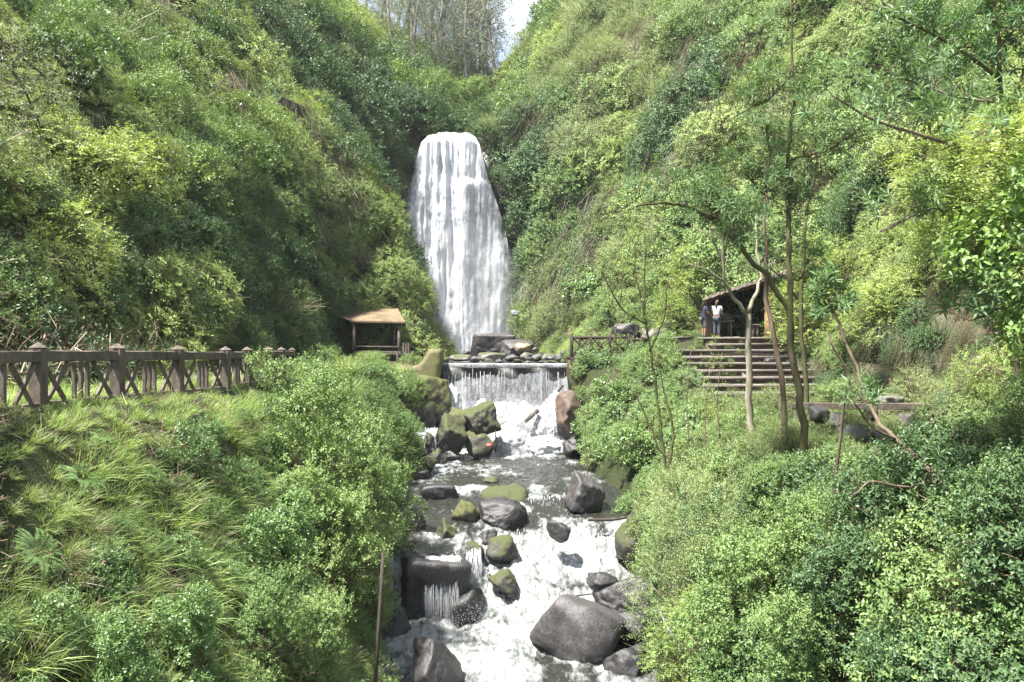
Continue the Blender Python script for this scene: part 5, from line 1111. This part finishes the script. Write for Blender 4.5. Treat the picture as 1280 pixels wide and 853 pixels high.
# photograph position of the base, distance None = on the ground there
SH = [
 # left bank
 ('fine',382,560,20.,1.0,'pale green shrub at the left edge of the big bank thicket'),
 ('fine',385,520,21.5,1.55,'large pale green shrub topping the left bank below the small shelter'),
 ('fine',440,530,24.5,1.6,'pale leafy shrub rising just in front of the small shelter'),
 ('fine',478,560,27.,1.35,'light shrub at the stream side edge of the left bank thicket'),
 ('broad',350,600,17.5,1.0,'broad leaved shrub in the middle of the left bank'),
 ('fine',410,630,20.,1.35,'dense shrub halfway down the left bank beside the pool'),
 ('fine',455,640,22.5,1.2,'shrub overhanging the quiet pool from the left'),
 ('fine',330,690,15.5,.85,'low leafy shrub on the left bank above the dark pole'),
 ('fine',395,730,16.5,.95,'shrub at the foot of the left bank by the white trickle'),
 ('broad',150,610,12.,.62,'fresh broad leaved shrub below the fence on the near slope'),
 ('broad',235,625,13.5,.68,'second fresh broad leaved shrub right below the fence'),
 ('broad',60,660,10.2,.42,'small broad leaved shrub at the far left of the near slope'),
 ('fine',500,520,34.,1.0,'small shrub clinging above the left trickle'),
 ('fine',420,800,14.6,.55,'small leafy shrub at the bottom of the left bank'),
 # mound right of weir
 ('broad',770,520,38.,1.25,'rounded bright green shrub on the mound right of the weir'),
 ('broad',745,570,36.,.95,'bright shrub hanging over the pool right of the weir foot'),
 ('fine',830,500,37.5,1.3,'leafy shrub on the mound below the crooked railing'),
 ('broad',805,600,31.,1.3,'glossy green shrub drooping behind the upright grey slab'),
 ('broad',790,640,29.5,.75,'low glossy shrub over the right bank boulder'),
 ('lime',885,590,30.,.8,'yellow green shrub at the foot of the picket railing'),
 # near right bank
 ('olive',880,650,18.5,1.55,'dry olive shrub with feathery twigs over the right bank'),
 ('olive',850,590,22.,1.2,'brownish feathery shrub above the rapids'),
 ('lime',865,740,17.2,1.05,'yellow leaved shrub hanging down beside the huge grey boulder'),
 ('fine',930,700,15.5,1.35,'large green shrub in the middle of the right bank'),
 ('fine',900,810,14.5,1.0,'green shrub at the foot of the right bank by the grey pipe'),
 ('fine',1000,800,12.6,1.1,'dense green shrub at the bottom of the right bank'),
 ('fine',1010,650,14.5,1.1,'spreading green shrub below the rosette leaved branches'),
 ('dark',1080,720,12.5,1.1,'dark leafy shrub under the rosette leaved branches'),
 ('dark',1120,640,13.5,1.1,'shrub with leaves coloured for shade between the rosette branches and the right edge'),  # dark kind near this edge carries the bank's shade in its colour
 ('dark',1180,600,13.,1.35,'deep green shrub in shade below the climbing vine'),
 ('dark',1140,820,10.6,.9,'shrub with leaves coloured for shade in the lower right corner beside the dark hollow'),
 ('broad',1250,780,10.2,.7,'light broad leaved shrub in the lower right corner'),
 ('dark',1262,640,10.5,.9,'dark leafy shrub against the right edge'),
 ('fine',960,590,19.,.75,'yellowish green shrub in front of the steps'),
 ('lime',1060,600,19.,.55,'thin yellow green shrub before the pale rubble'),
 # right slope above lower path
 ('lime',1100,370,33.,1.7,'big yellow green shrub overhanging the dark hollow'),
 ('lime',1010,330,38.,2.0,'yellow green shrub beside the right end of the timber shelter'),
 ('lime',1205,330,31.,2.0,'bright yellow shrub high above the handrail beam'),
 ('dark',1165,450,30.,.9,'dark shrub in the mouth of the hollow above the handrail'),
 ('heart',1240,300,10.2,1.15,'heart leaved climbing vine mass at the right edge'),
 ('heart',1268,420,9.6,.9,'lower heart leaved vine curtain at the right edge'),
 ('lime',1215,210,12.5,1.2,'bright threadlike vine heap above the heart leaved vine'),
 ('lime',842,385,43.4,1.3,'yellow green shrub left of the people at the shelter'),
 ('lime',860,330,48.,1.9,'pale shrub behind the timber shelter roof'),
 # left hill, read off the photograph: None = on the slope
 ('lime',130,230,None,2.6,'broad sunlit shrub on the shoulder of the left hill'),
 ('lime',60,330,None,2.1,'pale sunlit shrub above the left end of the fence'),
 ('fine',230,250,None,2.4,'large rounded shrub in the middle of the left hill'),
 ('fine',210,390,None,1.8,'leafy shrub reaching down to the fence'),
 ('dark',330,330,None,2.5,'big dark shrub hanging over the path bend'),
 ('dark',390,280,None,2.2,'dark shrub above the small shelter'),
 ('fine',430,250,None,2.0,'yellowish shrub on the right shoulder of the left hill'),
 ('lime',480,340,None,1.6,'creeper covered shrub coloured for sunlight at the right end of the left hill'),
 ('dark',520,420,None,1.2,'small dark shrub hanging by the wing wall'),
 ('dark',60,100,None,2.8,'dark feathery shrub near the upper left corner'),
 ('dark',270,70,None,3.0,'round dark tree shrub high on the left slope'),
 ('fine',200,110,None,2.6,'rounded shrub under the high left slope'),
 ('dark',390,40,None,3.0,'brownish dark thicket at the top of the left slope'),
 ('dark',470,90,None,3.0,'dark spreading shrub on the gorge shoulder left of the fall'),
 ('dark',430,210,None,2.4,'blue green shrub on the gorge wall left of the fall'),
 ('dark',480,200,None,2.0,'shaded shrub on the cliff beside the waterfall lip'),
 # right hill
 ('dark',620,130,None,2.4,'dark round shrub directly above the waterfall'),
 ('dark',655,165,None,2.2,'dark shrub right of the waterfall lip'),
 ('dark',560,150,76.,2.2,'dark shrub spreading over the left part of the waterfall lip'),
 ('dark',600,150,77.,2.0,'dark shrub directly behind the waterfall lip'),
 ('fine',540,110,86.,2.6,'green shrub on the saddle above the waterfall'),
 ('fine',590,115,88.,2.6,'round green shrub in the middle of the saddle'),
 ('dark',505,120,80.,2.8,'dark leafy shrub left of the saddle'),
 ('dark',612,182,72.3,1.5,'dark shrub in the recess overhanging the right end of the lip'),
 ('dark',634,200,72.6,1.8,'dark shrub above the recess right of the lip'),
 ('dark',632,235,70.5,1.7,'added shrub coloured for shade on the recess wall just right of the waterfall lip'),  # this and the next two added to paint in the recess shade
 ('dark',645,300,70.,1.6,'added shrub coloured for shade halfway up the recess right of the waterfall'),
 ('dark',652,360,69.,1.5,'added shrub coloured for shade low in the recess right of the waterfall'),
 ('fine',700,260,None,2.2,'light green shrub on the slope right of the waterfall'),
 ('dark',690,330,None,2.0,'dark shrub low on the slope right of the waterfall'),
 ('fine',760,300,None,2.0,'rounded shrub on the lower right hillside'),
 ('fine',780,200,None,2.4,'rounded shrub in the middle of the right hillside'),
 ('olive',830,120,None,2.6,'pale scrub bush high on the right hillside'),
 ('dark',880,150,None,2.2,'dark shrub high on the right hillside'),
 ('olive',760,90,None,2.6,'pale scrub bush near the ridge above the fall'),
 ('fine',900,60,None,2.4,'green shrub near the top of the right hillside'),
 ('lime',860,280,None,1.9,'fresh green shrub on the right hillside above the shelter'),
]
for i, (key, px, py, Yd, s, lab) in enumerate(SH):
    sz = 1.
    if Yd is None: p = hit(px, py); p.z -= .3*s
    elif key == 'heart' or 'threadlike' in lab: continue
    else:
        p = P(px, py, Yd); g_ = H1(p.x, p.y); sz = 1. if 'recess' in lab else max(1., min(2.4, (max(0, p.z-g_)+s*.95)/(s*1.15))); p.z = p.z if 'recess' in lab else g_-.12*s
    shrub(key, i, p, (s, s, s*random.uniform(.92, 1.08)), random.uniform(0, 6.28), lab, rise=(sz-1)*1.15)

# ------------------------------------------------------------------ trees
def branch_path(a, b, rng, n=5, wob=.06):
    a = np.array(a); b = np.array(b); L = np.linalg.norm(b-a); return [tuple(a+(b-a)*t+(rng.normal(size=3)*L*wob*math.sin(t*math.pi))) for t in np.linspace(0, 1, n)]
def grow(nodes, rng, n, L, up=.3, r=.012, sub=2):
    """twigs from given limb points: returns stick ends, directions and stick geometry"""
    nodes = np.array(nodes); k = rng.choice(len(nodes), n); a = nodes[k]+rng.normal(size=(n, 3))*.04; d = norm(rdir(rng, n*3, -.4)[:n]+UP*up); b = a+d*L*rng.uniform(.4, 1.2, (n, 1))
    st_ = [sticks(a, b, r, .02, rng)]; ends = [b]; ds = [d]
    for _ in range(sub-1):
        k = rng.choice(len(b), n*2); a2 = b[k]; d2 = norm(d[k]*.6+rdir(rng, n*2)*.8+UP*up*.6); b2 = a2+d2*L*.5*rng.uniform(.4, 1.1, (n*2, 1)); st_.append(sticks(a2, b2, r*.6, .01, rng)); ends.append(b2); ds.append(d2)
    V, T, _ = join([(v, t_, 0) for v, t_ in st_]); return np.concatenate(ends), np.concatenate(ds), V, T
def sample_path(pts, n):
    pts = np.array([tuple(p) for p in pts]); t = np.linspace(0, len(pts)-1, n); i = np.minimum(t.astype(int), len(pts)-2); return pts[i]+(pts[i+1]-pts[i])*(t-i)[:, None]
def tree(name, label, limbs, bark, leafkind, leafmat, ntw, L, seed, frac=.45, up=.3, r=.012, sub=2, leafL=.13, leafW=.03, cat='tree', keep=1., group=None, extra=None):
    """limbs: [(points, r0, r1, leafy)]; first limb starts at the ground"""
    rng = np.random.default_rng(seed); b0 = Vector(limbs[0][0][0]); g0 = H1(b0.x, b0.y)
    if b0.z > g0-.2 and b0.y < 45: limbs = [([(b0.x, b0.y, g0-.3)]+list(limbs[0][0]),)+tuple(limbs[0][1:])]+list(limbs[1:])
    o = Vector(limbs[0][0][0]); root = empty(name, o, label=label, cat=cat, group=group); nodes = []
    for li, (pts, r0, r1, leafy) in enumerate(limbs):
        P0 = sample_path(pts, max(6, len(pts)*3)); P0[1:-1] += rng.normal(size=P0[1:-1].shape)*r0*.35
        m = MB(); m.tube(P0-np.array(o), list(np.linspace(r0, r1, len(P0))), 9, jit=.07); m.build('trunk' if li == 0 else 'limb', bark, root, True)
        if leafy: nodes.append(sample_path([tuple(p) for p in P0[int(len(P0)*(1-leafy)):]], 14))
    nodes = np.concatenate(nodes); e, d, V, T = grow(nodes, rng, ntw, L, up, r, sub); add('twigs', mesh_np('twigs', V-np.array(o), T, bark), root)
    if keep < 1: s_ = rng.uniform(size=len(e)) < keep; e, d = e[s_], d[s_]
    if leafkind == 'whorl': V, T = whorl_heads(e, d+UP*.4, rng, leafL, leafW)
    else:
        V, T, _ = sprigs(e, norm(d), rng, 8, .2, leafL, leafW, .2)
    add('crown', mesh_np('crown', V-np.array(o), T, leafmat), root); return root
Pt = lambda x, y, Y: tuple(P(x, y, Y))
tree('forked_tree', 'pale forked bare tree with few leaves in front of the steps', [([Pt(940,540,25.5), Pt(937,480,25.5), Pt(936,435,25.5), Pt(935,392,25.4)], .11, .085, 0), ([Pt(935,394,25.4), Pt(915,370,25.2), Pt(905,350,25), Pt(903,300,24.8), Pt(905,262,24.6)], .06, .03, .3), ([Pt(935,392,25.4), Pt(946,365,25.6), Pt(952,345,25.7), Pt(946,310,25.8), Pt(945,268,26)], .06, .03, .3), ([Pt(905,352,25), Pt(885,338,24.8), Pt(862,330,24.6)], .035, .012, .4), ([Pt(950,352,25.6), Pt(962,340,25.2), Pt(972,325,25)], .03, .01, .4), ([Pt(904,330,25), Pt(890,300,24.8), Pt(884,262,24.7)], .04, .015, .5)], BARKG, 'leaf', G['lime'], 26, .5, 31, leafL=.07, leafW=.028, keep=.5)
tree('mossy_tree', 'dark leaning tree with rosette leaves over the shelter roof', [([Pt(1003,520,22), Pt(992,460,22), Pt(986,400,21.9), Pt(965,350,21.8), Pt(925,308,21.5), Pt(893,275,21.2)], .105, .05, .15), ([Pt(893,275,21.2), Pt(870,262,21), Pt(835,252,20.8), Pt(795,258,20.6)], .06, .02, .9), ([Pt(990,450,22), Pt(988,380,22.2), Pt(985,300,22.3), Pt(988,240,22.4)], .085, .06, .2), ([Pt(988,240,22.4), Pt(985,180,22.4), Pt(993,120,22.5), Pt(990,60,22.5), Pt(988,-10,22.6)], .055, .02, .7), ([Pt(925,308,21.5), Pt(905,290,21.8), Pt(880,250,22)], .05, .02, .7), ([Pt(990,95,22.4), Pt(960,125,22), Pt(920,145,21.7)], .04, .015, .8), ([Pt(988,200,22.4), Pt(1030,190,22), Pt(1075,160,21.5)], .035, .02, .8), ([Pt(988,235,22.3), Pt(950,240,22.5), Pt(930,215,22.6)], .05, .02, .9)], BARKD, 'whorl', G['whorl'], 230, .8, 32, leafL=.21, leafW=.044, r=.013)
tree('slim_tree', 'slim brown trunk standing left of the mossy leaning tree', [([Pt(980,500,24), Pt(968,430,24), Pt(957,370,24), Pt(955,300,24), Pt(958,240,24)], .085, .045, .0), ([Pt(958,240,24), Pt(962,190,24), Pt(958,150,23.8)], .06, .02, .8), ([Pt(956,330,24), Pt(975,345,23.8), Pt(1000,352,23.6), Pt(1015,310,23.5)], .035, .015, .5)], BARK, 'whorl', G['whorl'], 60, .7, 33, leafL=.2, leafW=.044)
tree('slim_tree', 'second slim trunk behind the mossy tree at the right of the steps', [([Pt(1008,470,29), Pt(1000,400,29), Pt(1003,330,29), Pt(1008,270,29)], .09, .055, .0), ([Pt(1008,270,29), Pt(1020,210,29), Pt(1015,150,29)], .06, .02, .8)], BARKD, 'leaf', G['fine'], 90, .9, 34, leafL=.07, leafW=.035)
tree('sapling', 'thin twiggy sapling with fresh green leaves right of the weir', [([Pt(838,640,24.5), Pt(830,570,24.5), Pt(822,500,24.5), Pt(815,450,24.5), Pt(806,400,24.5)], .05, .03, .1), ([Pt(806,400,24.5), Pt(806,350,24.4), Pt(808,300,24.3)], .035, .012, .8), ([Pt(808,405,24.5), Pt(780,390,24.3), Pt(762,360,24.1), Pt(748,335,24)], .03, .01, .6), ([Pt(806,390,24.5), Pt(795,350,24.7), Pt(792,300,24.9)], .03, .01, .7), ([Pt(812,440,24.5), Pt(830,400,24.3), Pt(835,350,24.2)], .03, .01, .6)], BARKD, 'leaf', G['lime'], 110, .6, 35, up=.5, r=.008, leafL=.075, leafW=.03, keep=.8)
tree('sapling', 'dark crooked bare sapling on the mound above the rapids', [([Pt(842,610,23), Pt(838,575,23), Pt(822,560,23), Pt(808,520,23), Pt(790,480,23)], .05, .012, .3), ([Pt(838,578,23), Pt(843,540,23), Pt(828,480,23), Pt(820,440,23)], .04, .012, .3)], BARKD, 'leaf', G['fine'], 14, .4, 36, r=.006, leafL=.05, leafW=.025, keep=.4)
for i, (x, yb, yt, Y, lb) in enumerate([(735,600,480,33,'thin leafless stem over the mound near the weir'), (862,560,430,27,'thin sapling stem left of the pale forked tree'), (900,560,440,26,'wispy stem between the two forked trees'), (885,600,455,24,'wispy leafy stem at the foot of the pickets'), (770,470,395,38,'little leafy sapling by the crooked railing')]):
    tree('sapling', lb, [([Pt(x, yb, Y), Pt(x-4, (yb+yt)/2, Y), Pt(x+3, yt, Y)], .03, .008, .7)], BARK, 'leaf', G['lime'], 14, .45, 50+i, up=.5, r=.006, leafL=.075, leafW=.028)
# near rosette leaved tree whose limbs cross the right of the view
tree('rosette_tree', 'near tree whose arching limbs carry big rosette leaves at right', [([Pt(1420,900,11.8), Pt(1400,600,11.8), Pt(1370,300,11.6), Pt(1330,150,11.5)], .16, .09, 0), ([Pt(1372,320,11.6), Pt(1290,370,11.3), Pt(1255,385,11.1), Pt(1215,400,11)], .02, .014, .75), ([Pt(1350,210,11.5), Pt(1240,190,11.2), Pt(1160,172,11), Pt(1090,150,10.8), Pt(1050,125,10.7)], .026, .014, .8), ([Pt(1340,170,11.5), Pt(1260,130,12), Pt(1190,120,12.3), Pt(1080,80,12.4)], .022, .014, .7), ([Pt(1360,260,11.6), Pt(1250,270,11.4), Pt(1160,260,11.2), Pt(1100,290,11)], .02, .012, .8)], BARK, 'whorl', G['whorl'], 95, .5, 37, r=.008, leafL=.2, leafW=.042)
tree('rosette_tree', 'leaning slim tree with rosette leaves in front of the rubble', [([Pt(1240,680,11.5), Pt(1175,600,12.2), Pt(1120,550,12.8), Pt(1090,520,13.2), Pt(1075,470,13.4), Pt(1050,410,13.6), Pt(1032,365,13.8)], .04, .02, .1), ([Pt(1120,550,12.8), Pt(1090,535,12.6), Pt(1065,500,12.4), Pt(1090,500,12.3)], .02, .01, .9), ([Pt(1175,600,12.2), Pt(1130,610,12), Pt(1090,600,11.8), Pt(1065,620,11.7)], .02, .01, .9)], BARK, 'whorl', G['whorl'], 20, .3, 38, up=.2, r=.006, leafL=.2, leafW=.042, sub=2)
tree('rosette_tree', 'small rosette leaved tree at the upper right corner', [([Pt(1275,520,17), Pt(1262,350,17), Pt(1258,200,17), Pt(1248,60,17), Pt(1240,-30,17)], .08, .03, .35), ([Pt(1250,100,17), Pt(1200,60,16.6), Pt(1130,25,16.4), Pt(1080,10,16.3)], .04, .015, .8), ([Pt(1255,160,17), Pt(1280,90,17), Pt(1300,20,17)], .04, .015, .6)], BARKD, 'whorl', leaf_mat('leaf_whorl_dark', (.035,.10,.035), (.08,.18,.05), (.07,.16,.05), spec=.5), 95, .7, 39, leafL=.19, leafW=.05)
for i, (pts, lb) in enumerate([([Pt(1040,640,16), Pt(1050,540,15.8), Pt(1062,470,15.6), Pt(1035,420,15.5)], 'slim bare pole tree leaning left of the handrail beam'),
    ([Pt(1105,720,14), Pt(1160,690,13.8), Pt(1158,640,13.6), Pt(1150,600,13.5)], 'bare brown trunk within the dark right thicket')]):
    tree('slim_tree', lb, [(pts, .04, .015, .4)], BARK, 'leaf', G['fine'], 10, .3, 60+i, r=.006, leafL=.05, leafW=.03, keep=.6)
# vine smothered tree at the right edge
o_ = empty('vine_tree', (6.9, 10.6, -3.), label='tree smothered in heart leaved climbing vine at the right edge', cat='tree')
m = MB(); m.tube([(0, 0, -1), (.1, 0, 1.5), (-.05, .1, 3.2), (0, 0, 5.2)], [.16, .14, .11, .07], 9, jit=.1); m.build('trunk', BARKD, o_, True)
for i, (k_, dx, dy, dz, s_) in enumerate([('heart', -.55, -.1, 3.6, (1.0, .9, 1.2)), ('heart', -.15, -.2, 2.5, (.95, .8, 1.1)), ('lime', -.9, .5, 4.7, (1.25, 1., 1.0)), ('lime', .2, .2, 5.2, (1.4, 1., .9)), ('heart', .3, .1, 1.5, (.9, .9, 1.)), ('fine', -.1, .3, .5, (1.2, 1., 1.)), ('lime', -1.2, .9, 3.9, (.8, .8, 1.1))]):
    a_ = add('vine', NB[k_][i % len(NB[k_])][0], o_, (dx, dy, dz), (0, 0, i*1.3)); a_.scale = s_
# upper left: grey leaved drooping tree, dark feathery tree
GREY = leaf_mat('leaf_grey', (.16, .20, .14), (.30, .34, .27), (.22, .28, .2), spec=.5)
a = hit(10, 330)
tree('willowy_tree', 'grey leaved tree drooping in from the upper left edge', [([tuple(a-Vector((1.5,0,.3))), Pt(-60,150,a.y-1), Pt(-40,60,a.y-2)], .2, .1, 0), ([Pt(-50,90,a.y-1.6), Pt(0,70,a.y-2), Pt(30,110,a.y-2.2), Pt(52,160,a.y-2.4)], .06, .02, .9), ([Pt(-45,70,a.y-1.8), Pt(0,45,a.y-2), Pt(60,100,a.y-1.4)], .06, .02, .8)], BARKD, 'leaf', GREY, 170, .8, 71, up=-.4, leafL=.13, leafW=.03)
# weeds on the steps
Xh = sample(11.8, 16.2, 23, 40, 3., rb, lambda x, y, z: z < 1.2, 1.2); bh = rb.uniform(size=len(Xh[0]))
pk2('hang', 'hollow_creepers', Xh, (bh < .16) & (Xh[2] > -1.6), .5, .9, 0, -.6, 'dark creepers and roots hanging in the earthy hollow'); pk2('drygrass', 'hollow_grass', Xh, (bh > .3) & (bh < .45), .5, .9, .9, .02, 'dry grass in the earthy hollow'); pk2('dark', 'hollow_bushes', Xh, bh > .93, .4, .7, .9, .1, 'small dark bushes in the earthy hollow'); pk2('fine', 'hollow_bushes', Xh, (bh > .75) & (bh < .86) & (Xh[1] > 32), .4, .8, .8, .1, 'leafy bushes beside the right end of the steps'); pk2('dry', 'hollow_roots', Xh, (bh > .5) & (bh < .62), .5, 1., .9, 0, 'brown roots in the earthy hollow')
pts = []; 
for k in range(9):
    for _ in range(8): pts.append((7.+k*.09+5.6*(rb.uniform()**1.4 if k > 2 else rb.uniform()), 39.6-k*.66-rb.uniform(.1, .4)*(-1), .17-k*.268+.0))
pts = np.array(pts); n_ = len(pts); e_ = np.stack([rb.normal(size=n_)*.1, rb.normal(size=n_)*.1, rb.uniform(0, 6, n_)], 1)
gn_scatter('step_weeds', pts[::2], rb.uniform(.25, .5, len(pts[::2])), e_[::2], rb.integers(0, 4, len(pts[::2])), 'grass', 'grass tufts growing on the worn steps'); gn_scatter('step_weeds', pts[1::2], rb.uniform(.12, .3, len(pts[1::2])), e_[1::2], rb.integers(0, 5, len(pts[1::2])), 'fine', 'small leafy weeds growing on the worn steps')
# ------------------------------------------------------------------ eucalyptus on the ridge
def euc_proto(seed, hgt):
    rng = np.random.default_rng(seed); m = MB(); pts = [(0, 0, -1)]+[(rng.normal()*.18*k, rng.normal()*.18*k, hgt*k/6) for k in range(1, 7)]; m.tube(pts, list(np.linspace(.22, .05, 7)), 8); trunk = m.mesh('trunk', EUCB, True)
    parts = []; lim = []
    for _ in range(34):
        z = hgt*rng.uniform(.08, 1.); a = rng.uniform(0, 6.28); L = (1-.55*z/hgt)*hgt*.14*rng.uniform(.5, 1.2); b = np.array([math.cos(a)*L, math.sin(a)*L, z+L*.6]); lim.append(([0, 0, z-.3], b))
        n = 15; c = b+rng.normal(size=(n, 3))*np.array([.75, .75, .85]); d = norm(rng.normal(size=(n, 3))*.6-UP*.8); parts.append(sprigs(c, d, rng, 8, .8, .3, .1, .4)[:2]+(0,))
    A = np.array([l[0] for l in lim]); Bb = np.array([l[1] for l in lim]); V2, T2 = sticks(A, Bb, .06, 0, rng); lm = mesh_np('limbs', V2, T2, EUCB); V, T, _ = join(parts); return trunk, lm, mesh_np('crown', V, T, G['euc'])
EP = [euc_proto(1, 20), euc_proto(2, 24), euc_proto(3, 17), euc_proto(4, 22)]
lbs = ['tall hazy eucalyptus tree standing in the grove on the ridge']
ep = [(488,30,96),(505,40,100),(520,44,92),(532,60,104),(548,62,96),(560,78,100),(572,80,108),(583,84,96),(594,88,100),(604,88,108),(612,90,97),(498,30,112),(516,38,112),(541,55,114),(566,70,114),(590,80,116),(608,84,116),(476,24,104),(462,18,100),(528,50,120),(580,78,120),(510,42,110),(556,74,102),(600,90,106),(545,66,118),(484,28,108)]
for i, (px, py, Y) in enumerate(ep):
    tm, lm, cm = EP[i % 4]; p = P(px, py, Y); p.z = min(H1(p.x, p.y), p.z+1); o_ = empty('eucalyptus_tree', p, random.uniform(0, 6), label=lbs[0], cat='tree', group='eucalyptus grove on the left ridge'); s = random.uniform(.85, 1.15); o_.scale = (s, s, s)
    add('trunk', tm, o_); add('limbs', lm, o_); add('crown', cm, o_)
for i, (px, pt, Y, lb) in enumerate([(668,18,112,'small round topped eucalyptus at the right side of the sky gap'), (648,44,118,'short eucalyptus in the notch below the sky gap'), (692,8,116,'eucalyptus peeping over the right ridge line'), (684,30,108,'low tree on the right ridge below the sky')]):
    tm, lm, cm = EP[(i+2) % 4]; p = P(px, pt, Y); hh = (20, 24, 17, 22)[(i+2) % 4]; s = .62; g_ = H1(p.x, p.y); s = max(.3, (p.z-g_)/hh/1.02); print('euc', px, p.z, g_, s); o_ = empty('eucalyptus_tree', (p.x, p.y, g_-.3), i, label=lb, cat='tree'); o_.scale = (max(.45, s), max(.45, s), s)
    add('trunk', tm, o_); add('limbs', lm, o_); add('crown', cm, o_)
# ------------------------------------------------------------------ camera, light, air
cam = bpy.data.cameras.new('camera'); co = bpy.data.objects.new('camera', cam); COL.objects.link(co)
cam.sensor_width = 36; cam.lens = 36*F/1280; cam.clip_end = 2000; cam.clip_start = .1
co.location = (0, 0, 0); co.rotation_euler = (R(90), 0, 0); S.camera = co
SE, SA = R(64), R(236)     # sun: elevation, compass rotation of where it stands (behind the camera, to the left)
w = bpy.data.worlds.new('World'); S.world = w; w.use_nodes = True; nt = w.node_tree; nt.nodes.clear()
sky = nt.nodes.new('ShaderNodeTexSky'); sky.sky_type = 'NISHITA'; sky.sun_disc = False
sky.sun_elevation = SE; sky.sun_rotation = SA; sky.altitude = 2700; sky.air_density = 1.0; sky.dust_density = 3
tc = nt.nodes.new('ShaderNodeTexCoord'); nz_ = nt.nodes.new('ShaderNodeTexNoise'); nz_.inputs['Scale'].default_value = 3.2; nz_.inputs['Detail'].default_value = 6
nt.links.new(tc.outputs['Generated'], nz_.inputs['Vector'])
cr = nt.nodes.new('ShaderNodeValToRGB'); nt.links.new(nz_.outputs[0], cr.inputs[0]); cr.color_ramp.elements[0].position = .40; cr.color_ramp.elements[1].position = .62
mx = nt.nodes.new('ShaderNodeMix'); mx.data_type = 'RGBA'; nt.links.new(cr.outputs[0], mx.inputs[0]); nt.links.new(sky.outputs[0], mx.inputs[6]); mx.inputs[7].default_value = (7.2, 7.6, 8.4, 1)
bg = nt.nodes.new('ShaderNodeBackground'); bg.inputs['Strength'].default_value = .068; nt.links.new(mx.outputs[2], bg.inputs['Color'])
wo = nt.nodes.new('ShaderNodeOutputWorld'); nt.links.new(bg.outputs[0], wo.inputs[0])
sl = bpy.data.lights.new('sun', 'SUN'); sl.energy = 5.0; sl.angle = R(3); sl.color = (1, .965, .9)
so = bpy.data.objects.new('sun', sl); COL.objects.link(so)
d = Vector((math.sin(SA)*math.cos(SE), math.cos(SA)*math.cos(SE), math.sin(SE)))
so.rotation_euler = d.to_track_quat('Z', 'Y').to_euler()
vs = S.view_settings; vs.view_transform = 'Standard'; vs.look = 'None'; vs.gamma = 1; vs.exposure = EXPO
S.cycles.max_bounces = 6; S.cycles.diffuse_bounces = 1; S.cycles.glossy_bounces = 3; S.cycles.transmission_bounces = 4
S.cycles.transparent_max_bounces = 24; S.cycles.volume_bounces = 1; S.cycles.use_denoising = True
S.cycles.use_adaptive_sampling = True; S.cycles.adaptive_threshold = .02

bm = bmesh.new(); bmesh.ops.create_cube(bm, size=1)
for q in bm.verts: q.co = Vector((q.co.x*162, (q.co.y+.5)*238-14.5, (q.co.z+.5)*94-12.5))
me = bpy.data.meshes.new('haze'); bm.to_mesh(me); bm.free()
t = NT('haze_air'); pv = t.n('ShaderNodeVolumePrincipled'); pv.inputs['Color'].default_value = (.86, .92, 1, 1); pv.inputs['Density'].default_value = .0002; pv.inputs['Anisotropy'].default_value = 0.
t.l(pv.outputs[0], t.out.inputs['Volume']); me.materials.append(t.m); add('haze', me, kind='stuff')
S.cycles.denoiser = 'OPENIMAGEDENOISE'; S.cycles.denoising_input_passes = 'RGB_ALBEDO_NORMAL'; S.cycles.denoising_prefilter = 'NONE'

bm = bmesh.new(); bmesh.ops.create_icosphere(bm, subdivisions=4, radius=1)
for q in bm.verts: q.co = Vector((q.co.x*5.2-3.9, q.co.y*3.2+68.2, q.co.z*6.5+2.8))*1.0
me = bpy.data.meshes.new('spray_mist'); bm.to_mesh(me); bm.free()
t = NT('mist_air'); pv = t.n('ShaderNodeVolumePrincipled'); pv.inputs['Color'].default_value = (.95, .97, 1, 1); pv.inputs['Density'].default_value = .022
t.l(pv.outputs[0], t.out.inputs['Volume']); me.materials.append(t.m); add('spray_mist', me, kind='stuff', label='soft drifting spray mist round the foot of the main waterfall')
